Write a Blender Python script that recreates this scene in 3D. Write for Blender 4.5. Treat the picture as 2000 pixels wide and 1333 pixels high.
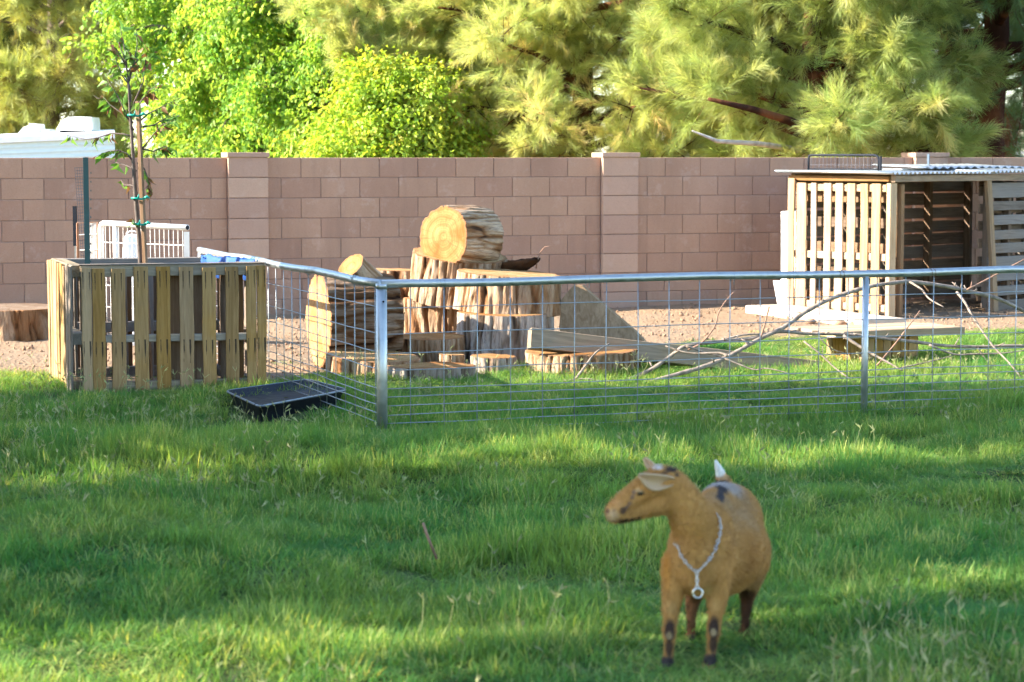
import bpy, bmesh, math, random
import numpy as np
from mathutils import Vector, Matrix, Euler, Quaternion
R = math.radians
SC = bpy.context.scene
COL = SC.collection
for o in list(bpy.data.objects): bpy.data.objects.remove(o)

# ---------------------------------------------------------------- camera
FPX, CX, CY, CAMH = 4167.0, 1000.0, 666.5, 1.6
PITCH = math.atan((CY - 303.0) / FPX)
cam = bpy.data.cameras.new('camera'); cam_o = bpy.data.objects.new('camera', cam); COL.objects.link(cam_o)
cam.sensor_width = 36.0; cam.lens = FPX * 36.0 / 2000.0; cam.clip_start = 0.1; cam.clip_end = 2000
cam_o.location = (0, 0, CAMH); cam_o.rotation_euler = (R(90) - PITCH, 0, 0)
cam.dof.use_dof = True; cam.dof.focus_distance = 14.8; cam.dof.aperture_fstop = 4.4; cam.dof.aperture_blades = 7
SC.camera = cam_o
# ---------------------------------------------------------------- light
SUN_A, SUN_E = -8.0, 28.0      # degrees behind the left-right line, elevation
S = Vector((-math.cos(R(SUN_A)) * math.cos(R(SUN_E)), math.sin(R(SUN_A)) * math.cos(R(SUN_E)), math.sin(R(SUN_E))))
W = bpy.data.worlds.new('World'); SC.world = W; W.use_nodes = True
wn = W.node_tree.nodes; wn.clear()
sky = wn.new('ShaderNodeTexSky'); sky.sky_type = 'NISHITA'; sky.sun_disc = False
sky.sun_elevation = R(SUN_E); sky.sun_rotation = math.atan2(S.x, S.y); sky.air_density = 1.0; sky.dust_density = 0.4; sky.ozone_density = 2.5
bg = wn.new('ShaderNodeBackground'); bg.inputs[1].default_value = 0.15
wo = wn.new('ShaderNodeOutputWorld')
W.node_tree.links.new(sky.outputs[0], bg.inputs[0]); W.node_tree.links.new(bg.outputs[0], wo.inputs[0])
sl = bpy.data.lights.new('sun', 'SUN'); sl.energy = 5.0; sl.angle = R(0.53); sl.color = (1.0, 0.92, 0.80)
so = bpy.data.objects.new('sun', sl); COL.objects.link(so); so.location = (-20, 5, 20)
so.rotation_euler = (-S).to_track_quat('-Z', 'Y').to_euler()
SC.view_settings.view_transform = 'Standard'; SC.view_settings.look = 'None'
SC.view_settings.exposure = 2.22; SC.view_settings.gamma = 1.0; SC.view_settings.use_curve_mapping = False
SC.render.engine = 'CYCLES'
SC.cycles.use_denoising = True; SC.cycles.use_light_tree = False
SC.cycles.max_bounces = 6; SC.cycles.transparent_max_bounces = 8; SC.cycles.transmission_bounces = 5
SC.cycles.diffuse_bounces = 4; SC.cycles.adaptive_threshold = .03; SC.cycles.glossy_bounces = 3; SC.cycles.caustics_reflective = False; SC.cycles.caustics_refractive = False

# ---------------------------------------------------------------- geometry helpers
FW = Vector((0, math.cos(PITCH), -math.sin(PITCH))); UP = Vector((0, math.sin(PITCH), math.cos(PITCH)))
def ray(px, py):
    return Vector(((px - CX) / FPX, 0, 0)) + FW + UP * ((CY - py) / FPX)
def at(px, py, Y):                       # the place that stands at distance Y under that line of sight
    d = ray(px, py); return Vector((0, 0, CAMH)) + d * (Y / d.y)
def gr(px, py, z=0.0):                   # the place on a level of height z
    d = ray(px, py); return Vector((0, 0, CAMH)) + d * ((z - CAMH) / d.z)
rng = np.random.default_rng(7)
def _h(ix, iy, iz, s):
    n = (ix * 374761393 + iy * 668265263 + iz * 2147483647 + s * 1274126177) & 0xffffffff
    n = ((n ^ (n >> 13)) * 1274126177) & 0xffffffff
    n = ((n ^ (n >> 16)) * 2246822519) & 0xffffffff
    return ((n ^ (n >> 15)) & 0xffffff) / float(0xffffff)
def vnoise(x, y, z=0.0, s=0):            # value noise, 0..1
    x, y, z = np.broadcast_arrays(np.asarray(x, float), np.asarray(y, float), np.asarray(z, float))
    fx, fy, fz = np.floor(x), np.floor(y), np.floor(z)
    ix, iy, iz = fx.astype(np.int64), fy.astype(np.int64), fz.astype(np.int64)
    u, v, w = x - fx, y - fy, z - fz
    u, v, w = u*u*(3-2*u), v*v*(3-2*v), w*w*(3-2*w)
    r = 0
    for a in (0, 1):
        for b in (0, 1):
            for c in (0, 1):
                r = r + _h(ix+a, iy+b, iz+c, s) * (u if a else 1-u) * (v if b else 1-v) * (w if c else 1-w)
    return r
def fbm(x, y, z=0.0, s=0, o=4):
    r, a, t = 0, 1.0, 0
    for k in range(o):
        r = r + a * vnoise(np.asarray(x)*2**k, np.asarray(y)*2**k, np.asarray(z)*2**k, s+k); t += a; a *= .5
    return r / t
def hfield(x, y):                        # lumpy lawn
    x = np.asarray(x, float); y = np.asarray(y, float)
    near = np.clip((17.0 - y) / 4.0, 0, 1)
    flat = 1 - .95*np.exp(-(((x+1.40)/.75)**2 + ((y-13.2)/.75)**2))
    return flat*(fbm(x*.55+3, y*.8, 0, 11, 3) - .5) * .24 * near * (1 - .9*np.exp(-(((x-.62)/.55)**2 + ((y-6.85)/.6)**2))) - .02*np.exp(-(((x-.62)/.6)**2 + ((y-6.85)/.6)**2)) + (fbm(x*2.2, y*2.2, 0, 5, 2) - .5) * .03

class MB:
    def __init__(s): s.v = []; s.f = []
    def add(s, vs, fs):
        n = len(s.v); s.v += [tuple(q) for q in vs]; s.f += [tuple(i + n for i in f) for f in fs]; return s
    def box(s, c, size, rot=None):
        c = Vector(c); hx, hy, hz = [a / 2 for a in size]
        vs = [Vector((a*hx, b*hy, d*hz)) for a in (-1, 1) for b in (-1, 1) for d in (-1, 1)]
        if rot is not None: vs = [rot @ v for v in vs]
        return s.add([v + c for v in vs], [(0,1,3,2), (4,6,7,5), (0,4,5,1), (2,3,7,6), (0,2,6,4), (1,5,7,3)])
    def tube(s, pts, rad, n=8, cap=True):
        pts = [Vector(p) for p in pts]
        if not hasattr(rad, '__len__'): rad = [rad] * len(pts)
        vs, fs = [], []; a = None
        for i, p in enumerate(pts):
            t = (pts[min(i+1, len(pts)-1)] - pts[max(i-1, 0)])
            t = t.normalized() if t.length > 1e-9 else Vector((0, 0, 1))
            if a is None:
                a = t.orthogonal().normalized()
            else:
                a = (a - t * a.dot(t)); a = a.normalized() if a.length > 1e-6 else t.orthogonal().normalized()
            b = t.cross(a)
            for k in range(n):
                q = 2*math.pi*k/n
                vs.append(p + (a*math.cos(q) + b*math.sin(q)) * rad[i])
        for i in range(len(pts)-1):
            for k in range(n):
                k2 = (k+1) % n
                fs.append((i*n+k, i*n+k2, (i+1)*n+k2, (i+1)*n+k))
        if cap:
            fs.append(tuple(range(n-1, -1, -1))); fs.append(tuple(range((len(pts)-1)*n, len(pts)*n)))
        return s.add(vs, fs)
    def ell(s, c, r, n=14, m=9, rot=None):
        c = Vector(c); vs = []; fs = []
        for i in range(m+1):
            th = math.pi*i/m
            for k in range(n):
                ph = 2*math.pi*k/n
                v = Vector((r[0]*math.sin(th)*math.cos(ph), r[1]*math.sin(th)*math.sin(ph), r[2]*math.cos(th)))
                if rot is not None: v = rot @ v
                vs.append(c + v)
        for i in range(m):
            for k in range(n):
                k2 = (k+1) % n; fs.append((i*n+k, (i+1)*n+k, (i+1)*n+k2, i*n+k2))
        return s.add(vs, fs)
    def mesh(s, name, mats, smooth=False):
        m = bpy.data.meshes.new(name); m.from_pydata(s.v, [], s.f)
        for a in (mats if isinstance(mats, (list, tuple)) else [mats]): m.materials.append(a)
        if smooth: m.polygons.foreach_set('use_smooth', [True]*len(m.polygons))
        m.update(); return m
    def build(s, name, mat, parent=None, smooth=False, merge=False):
        """vertices are given in world space; the object hangs under parent without moving"""
        off = rootloc(parent)
        s.v = [(a-off[0], b-off[1], c-off[2]) for a, b, c in s.v]
        o = bpy.data.objects.new(name, s.mesh(name, mat, smooth)); COL.objects.link(o)
        if parent: o.parent = parent
        if merge:
            bm = bmesh.new(); bm.from_mesh(o.data); bmesh.ops.remove_doubles(bm, verts=bm.verts, dist=1e-5); bmesh.ops.recalc_face_normals(bm, faces=bm.faces); bm.to_mesh(o.data); bm.free()
        return o
def worldmat(o):
    return (worldmat(o.parent) if o.parent else Matrix()) @ Matrix.LocRotScale(o.location, o.rotation_euler.to_quaternion() if o.rotation_mode != 'QUATERNION' else o.rotation_quaternion, o.scale)
def rootloc(p):
    return Vector((0, 0, 0)) if p is None else worldmat(p).translation
def tag(o, label=None, cat=None, group=None, kind=None):
    if label: o['label'] = label
    if cat: o['category'] = cat
    if group: o['group'] = group
    if kind: o['kind'] = kind
    return o
def thing(name, loc, label, cat, group=None):
    o = bpy.data.objects.new(name, None); COL.objects.link(o); o.location = loc; o.empty_display_size = .1
    return tag(o, label, cat, group)
def place(name, mesh, M, parent):        # mesh in its own axes, M = world matrix; parents carry no rotation
    o = bpy.data.objects.new(name, mesh); COL.objects.link(o)
    l, q, s = M.decompose()
    o.location = l - rootloc(parent); o.rotation_mode = 'QUATERNION'; o.rotation_quaternion = q; o.scale = s
    if parent: o.parent = parent
    return o
def frame(o, x, y=None, z=None):         # matrix from axes
    x = Vector(x).normalized()
    if z is None: z = Vector((0, 0, 1))
    z = Vector(z); y = z.cross(x).normalized(); z = x.cross(y).normalized()
    m = Matrix((x, y, z)).transposed().to_4x4(); m.translation = Vector(o); return m
def npmesh(name, v, faces, mat, smooth=False):
    """v (N,3), faces (M,k) numpy"""
    me = bpy.data.meshes.new(name); v = np.asarray(v, np.float32); f = np.asarray(faces, np.int32)
    me.vertices.add(len(v)); me.vertices.foreach_set('co', v.ravel())
    k = f.shape[1]; me.loops.add(f.size); me.loops.foreach_set('vertex_index', f.ravel())
    me.polygons.add(len(f)); me.polygons.foreach_set('loop_start', np.arange(0, f.size, k, dtype=np.int32))
    me.polygons.foreach_set('use_smooth', np.full(len(f), smooth))
    me.update(calc_edges=True); me.validate()
    if mat: me.materials.append(mat)
    return me
# ---------------------------------------------------------------- material helpers
class Mt:
    def __init__(s, name):
        s.m = bpy.data.materials.new(name); s.m.use_nodes = True; s.t = s.m.node_tree; s.t.nodes.clear()
        s.out = s.n('ShaderNodeOutputMaterial'); s.b = s.n('ShaderNodeBsdfPrincipled'); s.l(s.b.outputs[0], s.out.inputs[0])
    def n(s, t, **k):
        q = s.t.nodes.new(t)
        for a, b in k.items(): setattr(q, a, b)
        return q
    def l(s, a, b): s.t.links.new(a, b)
    def val(s, x, inp):
        if isinstance(x, bpy.types.NodeSocket): s.l(x, inp)
        elif isinstance(x, (tuple, list)) and len(x) == 3 and inp.type == 'RGBA': inp.default_value = (*x, 1)
        else: inp.default_value = x
    def set(s, **k):
        for a, b in k.items(): s.val(b, s.b.inputs[a.replace('_', ' ')])
        return s
    def coord(s, kind='Object', scale=(1, 1, 1), rot=(0, 0, 0)):
        if kind == 'Position': o = s.n('ShaderNodeNewGeometry').outputs['Position']
        else: o = s.n('ShaderNodeTexCoord').outputs[kind]
        mp = s.n('ShaderNodeMapping'); mp.inputs['Scale'].default_value = scale; mp.inputs['Rotation'].default_value = rot
        s.l(o, mp.inputs[0]); return mp.outputs[0]
    def noise(s, co, sc=5, det=4, rough=.55, dist=0.0, out=0):
        q = s.n('ShaderNodeTexNoise'); q.inputs['Scale'].default_value = sc; q.inputs['Detail'].default_value = det
        q.inputs['Roughness'].default_value = rough; q.inputs['Distortion'].default_value = dist
        s.l(co, q.inputs['Vector']); return q.outputs[out]
    def voro(s, co, sc=5, feat='F1', out='Distance'):
        q = s.n('ShaderNodeTexVoronoi', feature=feat); q.inputs['Scale'].default_value = sc; s.l(co, q.inputs['Vector']); return q.outputs[out]
    def ramp(s, f, stops):
        q = s.n('ShaderNodeValToRGB'); e = q.color_ramp.elements
        while len(e) > 1: e.remove(e[-1])
        for i, (p, c) in enumerate(stops):
            k = e[0] if i == 0 else e.new(p)
            k.position = p; k.color = (*c, 1) if len(c) == 3 else c
        s.val(f, q.inputs[0]); return q.outputs[0]
    def g(s, f, a, b): return s.ramp(f, [(a, (0, 0, 0)), (b, (1, 1, 1))])
    def mix(s, f, a, b, mode='MIX'):
        q = s.n('ShaderNodeMix', data_type='RGBA', blend_type=mode); s.val(f, q.inputs[0]); s.val(a, q.inputs[6]); s.val(b, q.inputs[7]); return q.outputs[2]
    def math(s, op, a, b=0.0, c=0.0):
        q = s.n('ShaderNodeMath', operation=op); s.val(a, q.inputs[0]); s.val(b, q.inputs[1]); s.val(c, q.inputs[2]); return q.outputs[0]
    def sep(s, v):
        q = s.n('ShaderNodeSeparateXYZ'); s.l(v, q.inputs[0]); return q.outputs
    def rand(s): return s.n('ShaderNodeObjectInfo').outputs['Random']
    def hsv(s, c, h=.5, sa=1.0, v=1.0):
        q = s.n('ShaderNodeHueSaturation'); s.val(h, q.inputs[0]); s.val(sa, q.inputs[1]); s.val(v, q.inputs[2]); s.val(c, q.inputs[4]); return q.outputs[0]
    def mr(s, f, a, b, c, d):
        q = s.n('ShaderNodeMapRange'); s.val(f, q.inputs[0])
        for i, x in enumerate((a, b, c, d)): q.inputs[i+1].default_value = x
        return q.outputs[0]
    def bump(s, h, st=.3, d=.01):
        q = s.n('ShaderNodeBump'); q.inputs['Strength'].default_value = st; q.inputs['Distance'].default_value = d
        s.val(h, q.inputs['Height']); s.l(q.outputs[0], s.b.inputs['Normal']); return q.outputs[0]

def m_simple(name, col, rough=.6, metal=0.0, var=.08, sc=14, bump=.0, spec=.5):
    m = Mt(name); co = m.coord('Object'); n = m.noise(co, sc, 5)
    v = m.mr(n, .25, .75, 1-var*2, 1+var*2)
    m.set(Base_Color=m.hsv(col, v=v), Roughness=m.mr(n, .3, .7, rough*.85, min(1, rough*1.12)), Metallic=metal)
    m.b.inputs['Specular IOR Level'].default_value = spec
    if bump: m.bump(n, bump, .01)
    return m.m
def leaf_mat(name, c1, c2, trans=(.5, .8, .12), tf=.5, c3=None, rough=.45, pos_scale=.9, spec=.2):
    m = Mt(name); r = m.rand(); co = m.coord('Position'); n = m.noise(co, pos_scale, 1)
    col = m.mix(m.mr(n, .3, .7, 0, 1), c1, c2)
    if c3: col = m.mix(m.g(r, .72, .95), col, c3)
    col = m.hsv(col, h=m.mr(m.math('FRACT', m.math('MULTIPLY', r, 13.7)), 0, 1, .482, .52), v=m.mr(r, 0, 1, .72, 1.25))
    m.set(Base_Color=col, Roughness=rough); m.b.inputs['Specular IOR Level'].default_value = spec
    tr = m.n('ShaderNodeBsdfTranslucent'); m.l(m.mix(1.0, col, (*[x for x in trans],), 'MULTIPLY'), tr.inputs[0])
    mx = m.n('ShaderNodeMixShader'); mx.inputs[0].default_value = tf
    m.l(m.b.outputs[0], mx.inputs[1]); m.l(tr.outputs[0], mx.inputs[2]); m.l(mx.outputs[0], m.out.inputs[0])
    return m.m
def wood_mat(name, light, dark, grey=(.30, .28, .26), greyamt=.3, axis=2, rings=True, nails=False):
    """sawn board: grain along local z"""
    m = Mt(name); sc = [1, 1, 1]; sc[axis] = .07
    co0 = m.coord('Object'); rnd = m.rand()
    off = m.n('ShaderNodeVectorMath', operation='ADD'); m.l(co0, off.inputs[0])
    cmb = m.n('ShaderNodeCombineXYZ'); m.l(m.math('MULTIPLY', rnd, 37.0), cmb.inputs[0]); m.l(m.math('MULTIPLY', rnd, 11.0), cmb.inputs[2]); m.l(cmb.outputs[0], off.inputs[1])
    mp = m.n('ShaderNodeMapping'); mp.inputs['Scale'].default_value = sc; m.l(off.outputs[0], mp.inputs[0]); co = mp.outputs[0]
    g1 = m.noise(co, 26, 5, .6, 1.2); g2 = m.noise(co, 110, 3, .6, .3); bl = m.noise(off.outputs[0], 3.2, 3)
    col = m.mix(m.g(g1, .38, .66), dark, light)
    col = m.mix(m.math('MULTIPLY', m.g(g2, .5, .75), .35), col, tuple(x*.6 for x in dark))
    kn = m.voro(m.coord('Object', (1, 1, .55)), 9.0)
    col = m.mix(m.math('MULTIPLY', m.ramp(kn, [(0.0, (1, 1, 1)), (.10, (0, 0, 0))]), .7), col, tuple(x*.35 for x in dark))
    gm = m.math('MULTIPLY', m.g(m.math('ADD', bl, m.math('MULTIPLY', m.math('SUBTRACT', rnd, .5), .5)), .40, .72), greyamt)
    col = m.mix(gm, col, m.mix(g1, tuple(x*.6 for x in grey), grey))
    col = m.hsv(col, v=m.mr(rnd, 0, 1, .80, 1.18), sa=m.mr(m.math('FRACT', m.math('MULTIPLY', rnd, 7.3)), 0, 1, .85, 1.1))
    if nails:   # rust-black runs below the nails, at the top and at mid height of each slat
        s = m.sep(co0); ax = m.math('ABSOLUTE', s[0]); dx = m.math('ABSOLUTE', m.math('SUBTRACT', ax, nails))
        wob = m.math('MULTIPLY', m.math('SUBTRACT', m.noise(co0, 9, 2), .5), .02)
        dx = m.math('ADD', dx, wob)
        def run(z0, ln):
            t = m.math('DIVIDE', m.math('SUBTRACT', z0, s[2]), ln)          # 0 at the nail, 1 at the end
            on = m.math('MULTIPLY', m.math('GREATER_THAN', t, 0.0), m.math('LESS_THAN', t, 1.0))
            w = m.math('MULTIPLY', m.math('SUBTRACT', 1.0, t), .0055)
            return m.math('MULTIPLY', on, m.math('LESS_THAN', dx, w))
        st = m.math('ADD', run(.40, .13), run(-.06, .16))
        col = m.mix(m.math('MULTIPLY', st, .85), col, (.02, .018, .018))
    m.set(Base_Color=col, Roughness=.85); m.b.inputs['Specular IOR Level'].default_value = .08
    m.bump(m.math('ADD', g1, m.math('MULTIPLY', g2, .6)), .35, .004)
    return m.m
# ---------------------------------------------------------------- materials
def mk_dirt():
    m = Mt('dry_earth'); p = m.coord('Position')
    a = m.noise(p, .8, 5); b = m.noise(p, 9, 5, .65); c = m.voro(p, 34); d = m.noise(p, 60, 3)
    dirt = m.mix(m.g(b, .3, .7), (.21, .137, .08), (.29, .20, .124))
    dirt = m.mix(m.g(a, .42, .62), dirt, (.24, .17, .11))
    dirt = m.mix(m.math('MULTIPLY', m.g(d, .62, .78), .6), dirt, (.16, .10, .07))
    at_ = m.n('ShaderNodeAttribute', attribute_name='lawn').outputs['Fac']
    thatch = m.mix(m.g(b, .35, .65), (.05, .075, .02), (.10, .115, .04))
    m.set(Base_Color=m.mix(at_, dirt, thatch), Roughness=.95); m.b.inputs['Specular IOR Level'].default_value = .05
    m.bump(m.math('ADD', m.math('MULTIPLY', b, .8), m.math('MULTIPLY', c, .5)), .7, .03); return m.m
def mk_block(name, c1, c2):
    m = Mt(name); p = m.coord('Position'); r = m.rand()
    n = m.noise(m.coord('Position', (1, 1, .45)), 1.7, 5, .65); f = m.noise(p, 120, 3, .7); g = m.noise(p, 28, 4, .7)
    col = m.mix(m.g(n, .3, .7), c1, c2)
    col = m.mix(m.math('MULTIPLY', m.g(f, .5, .72), .45), col, (.20, .12, .085))
    col = m.mix(m.math('MULTIPLY', m.g(g, .58, .8), .25), col, (.46, .34, .28))
    z = m.sep(p)[2]                       # earth splashed up the foot of the wall
    col = m.mix(m.math('MULTIPLY', m.mr(z, .0, .35, .55, 0), m.g(n, .3, .7)), col, (.30, .23, .18))
    drip = m.noise(m.coord('Position', (1, 1, .10)), 4.5, 4, .6); col = m.mix(m.math('MULTIPLY', m.g(drip, .52, .68), .30), col, (.21, .135, .10))      # rain streaks and scuffs
    scf = m.noise(p, 5.5, 6, .7); col = m.mix(m.math('MULTIPLY', m.g(scf, .56, .66), .28), col, (.50, .36, .285))
    # whitish lime specks
    sp = m.voro(p, 2.6); col = m.mix(m.math('MULTIPLY', m.ramp(sp, [(0, (1, 1, 1)), (.022, (0, 0, 0))]), .7), col, (.7, .68, .64))
    m.set(Base_Color=m.hsv(col, h=m.mr(r, 0, 1, .497, .503), v=m.mr(r, 0, 1, .90, 1.07)), Roughness=.93); m.b.inputs['Specular IOR Level'].default_value = .05
    m.bump(m.math('ADD', f, m.math('MULTIPLY', g, .7)), .5, .004); return m.m
def mk_galv(name='galvanised_steel', base=(.47, .475, .455), rough=.40):
    m = Mt(name); co = m.coord('Object'); a = m.noise(co, 24, 4); b = m.noise(m.coord('Object', (1, 1, 1)), 5, 4); v = m.voro(co, 60)
    col = m.mix(m.g(a, .3, .7), tuple(x*.8 for x in base), base)
    col = m.mix(m.math('MULTIPLY', m.g(b, .62, .75), .6), col, (.22, .19, .16))
    m.set(Base_Color=col, Metallic=.85, Roughness=m.mr(a, .3, .7, rough*.75, rough*1.35)); m.bump(a, .08, .002); return m.m
def mk_bark(name, c_dark, c_mid, c_lite, c_or):
    m = Mt(name); co = m.coord('Object', (1, 1, .16)); r = m.rand()
    a = m.noise(co, 11, 5, .62, .8); b = m.noise(co, 62, 5, .7, .6); c = m.noise(m.coord('Object'), 2.4, 3)
    at_ = m.n('ShaderNodeAttribute', attribute_name='ridge').outputs['Fac']
    h = m.math('ADD', m.math('MULTIPLY', at_, .85), m.math('MULTIPLY', a, .42)); h = m.math('SUBTRACT', h, .14)
    col = m.ramp(h, [(.22, c_dark), (.50, c_or), (.72, c_mid), (.98, c_lite)])
    col = m.mix(m.math('MULTIPLY', m.g(b, .48, .66), .55), col, c_dark)
    col = m.mix(m.math('MULTIPLY', m.g(c, .45, .62), .55), col, c_or)
    m.set(Base_Color=m.hsv(col, v=m.mr(r, 0, 1, .9, 1.12)), Roughness=.92); m.b.inputs['Specular IOR Level'].default_value = .05
    m.bump(m.math('ADD', a, m.math('MULTIPLY', b, .6)), 1.0, .035); return m.m
def mk_cut(name, pale, orange):
    m = Mt(name); co = m.coord('Object'); r = m.rand(); s = m.sep(co)
    d = m.math('SQRT', m.math('ADD', m.math('MULTIPLY', s[0], s[0]), m.math('MULTIPLY', s[1], s[1])))
    w = m.noise(co, 4.5, 4, .55, .5); d2 = m.math('ADD', d, m.math('MULTIPLY', w, .10))
    ring = m.math('SINE', m.math('MULTIPLY', d2, 330)); ring2 = m.math('SINE', m.math('MULTIPLY', d2, 95))
    col = m.mix(m.g(w, .35, .66), pale, orange)
    col = m.mix(m.math('MULTIPLY', m.g(ring, .2, 1.0), .34), col, tuple(x*.62 for x in orange))
    col = m.mix(m.math('MULTIPLY', m.g(ring2, .1, 1.0), .42), col, tuple(x*.8 for x in orange))
    saw = m.noise(m.coord('Object', (1, .05, 1), (0, 0, .5)), 60, 3)         # chain-saw marks
    col = m.mix(m.math('MULTIPLY', m.g(saw, .5, .72), .22), col, tuple(x*.7 for x in orange))
    edge = m.n('ShaderNodeAttribute', attribute_name='rim').outputs['Fac']
    col = m.mix(m.g(m.math('ADD', edge, m.math('MULTIPLY', w, .06)), .955, 1.0), col, (.24, .12, .055))
    # drying cracks that run out from the pith
    ang = m.math('ARCTAN2', s[1], s[0]); cr = m.noise(m.n('ShaderNodeCombineXYZ').outputs[0], 1, 1)
    cc = m.n('ShaderNodeCombineXYZ'); m.l(m.math('MULTIPLY', ang, 2.6), cc.inputs[0]); m.l(m.math('MULTIPLY', d, .6), cc.inputs[1]); m.l(m.math('MULTIPLY', r, 9.0), cc.inputs[2])
    cn = m.noise(cc.outputs[0], 2.3, 2); crk = m.math('ABSOLUTE', m.math('SUBTRACT', cn, .5))
    col = m.mix(m.math('MULTIPLY', m.ramp(crk, [(0, (1, 1, 1)), (.016, (0, 0, 0))]), .8), col, (.13, .07, .03))
    m.set(Base_Color=col, Roughness=.85); m.b.inputs['Specular IOR Level'].default_value = .06
    m.bump(m.math('ADD', saw, m.math('MULTIPLY', ring, .12)), .3, .005); return m.m

M = {}
M['dirt'] = mk_dirt()
M['block'] = mk_block('slump_block', (.340, .198, .130), (.42, .250, .167))
M['pilaster'] = mk_block('pilaster_block', (.41, .255, .178), (.45, .29, .205))
M['mortar'] = m_simple('mortar', (.22, .145, .11), .95, var=.06)
M['galv'] = mk_galv()
M['wire'] = mk_galv('galvanised_wire', (.36, .375, .37), .5)
M['roofmetal'] = mk_galv('corrugated_steel', (.50, .53, .54), .5)
M['bark'] = mk_bark('furrowed_bark', (.06, .030, .016), (.31, .195, .11), (.48, .35, .235), (.235, .112, .048))
M['bark_grey'] = mk_bark('grey_weathered_bark', (.06, .042, .03), (.33, .26, .20), (.49, .41, .34), (.22, .145, .095))
M['bark_dark'] = mk_bark('shaded_brown_bark', (.025, .012, .007), (.16, .088, .046), (.30, .205, .135), (.115, .05, .02))  # darker bark for the lying log, its shade put into the colour
M['cut'] = mk_cut('fresh_cut_wood', (.36, .215, .085), (.235, .095, .026))
M['cut_pale'] = mk_cut('pale_cut_wood', (.42, .275, .135), (.30, .155, .052))
M['cut_grey'] = mk_cut('weathered_cut_wood', (.26, .19, .13), (.17, .11, .07))
M['pallet'] = wood_mat('pallet_pine', (.41, .245, .098), (.285, .16, .057), (.27, .25, .20), .20, nails=.021)
M['pallet_rail'] = wood_mat('pallet_rail', (.36, .28, .17), (.22, .16, .09), (.30, .28, .25), .6)
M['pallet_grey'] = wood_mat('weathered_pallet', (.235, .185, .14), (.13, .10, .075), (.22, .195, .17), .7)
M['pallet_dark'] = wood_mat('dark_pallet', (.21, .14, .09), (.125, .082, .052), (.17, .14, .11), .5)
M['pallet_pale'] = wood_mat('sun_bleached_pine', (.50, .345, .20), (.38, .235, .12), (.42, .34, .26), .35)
M['lumber'] = wood_mat('grey_lumber', (.34, .23, .135), (.22, .145, .082), (.27, .215, .165), .5)
M['slabwood'] = wood_mat('split_slab', (.36, .235, .125), (.24, .145, .07), (.28, .22, .16), .4)
M['stake'] = wood_mat('stake_wood', (.26, .14, .058), (.16, .08, .032), (.3, .26, .2), .2)
M['sapling_bark'] = m_simple('sapling_bark', (.115, .09, .075), .85, var=.2, sc=20, spec=.1)
M['twig'] = m_simple('dead_branch_bark', (.215, .168, .13), .9, var=.3, sc=22, bump=.5, spec=.15)
M['twig_red'] = m_simple('reddish_twig', (.26, .15, .10), .9, var=.22, sc=22, spec=.15)
M['concrete'] = m_simple('pale_concrete', (.46, .36, .27), .93, var=.08, sc=9, bump=.3, spec=.15)
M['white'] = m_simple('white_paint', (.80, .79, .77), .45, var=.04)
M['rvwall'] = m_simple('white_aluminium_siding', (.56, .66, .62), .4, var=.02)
M['white_rust'] = m_simple('white_worn_pipe', (.72, .69, .63), .5, var=.10, sc=7)
M['black'] = m_simple('black_plastic', (.014, .015, .019), .6, var=.15, spec=.2)
M['blackmetal'] = m_simple('black_powder_coat', (.018, .02, .026), .65, var=.15, spec=.15)
M['tpost'] = m_simple('green_post_paint', (.018, .062, .055), .5, var=.12)
M['tape'] = m_simple('green_tie_tape', (.0, .26, .19), .35, var=.06)
M['tarp'] = m_simple('blue_tarp', (.006, .065, .27), .75, var=.15, sc=20)
M['darkwire'] = m_simple('dark_welded_wire', (.09, .09, .10), .5, .5, var=.1)
M['rust'] = m_simple('rusty_steel', (.22, .11, .06), .8, .2, var=.2)
M['plywood'] = wood_mat('brown_plywood', (.26, .155, .08), (.18, .10, .05), (.2, .17, .14), .3)
M['chain'] = m_simple('bright_chain', (.58, .57, .55), .3, 1.0, var=.05)
M['stone'] = m_simple('small_stone', (.27, .165, .10), .92, var=.25, sc=6, spec=.15)
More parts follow.
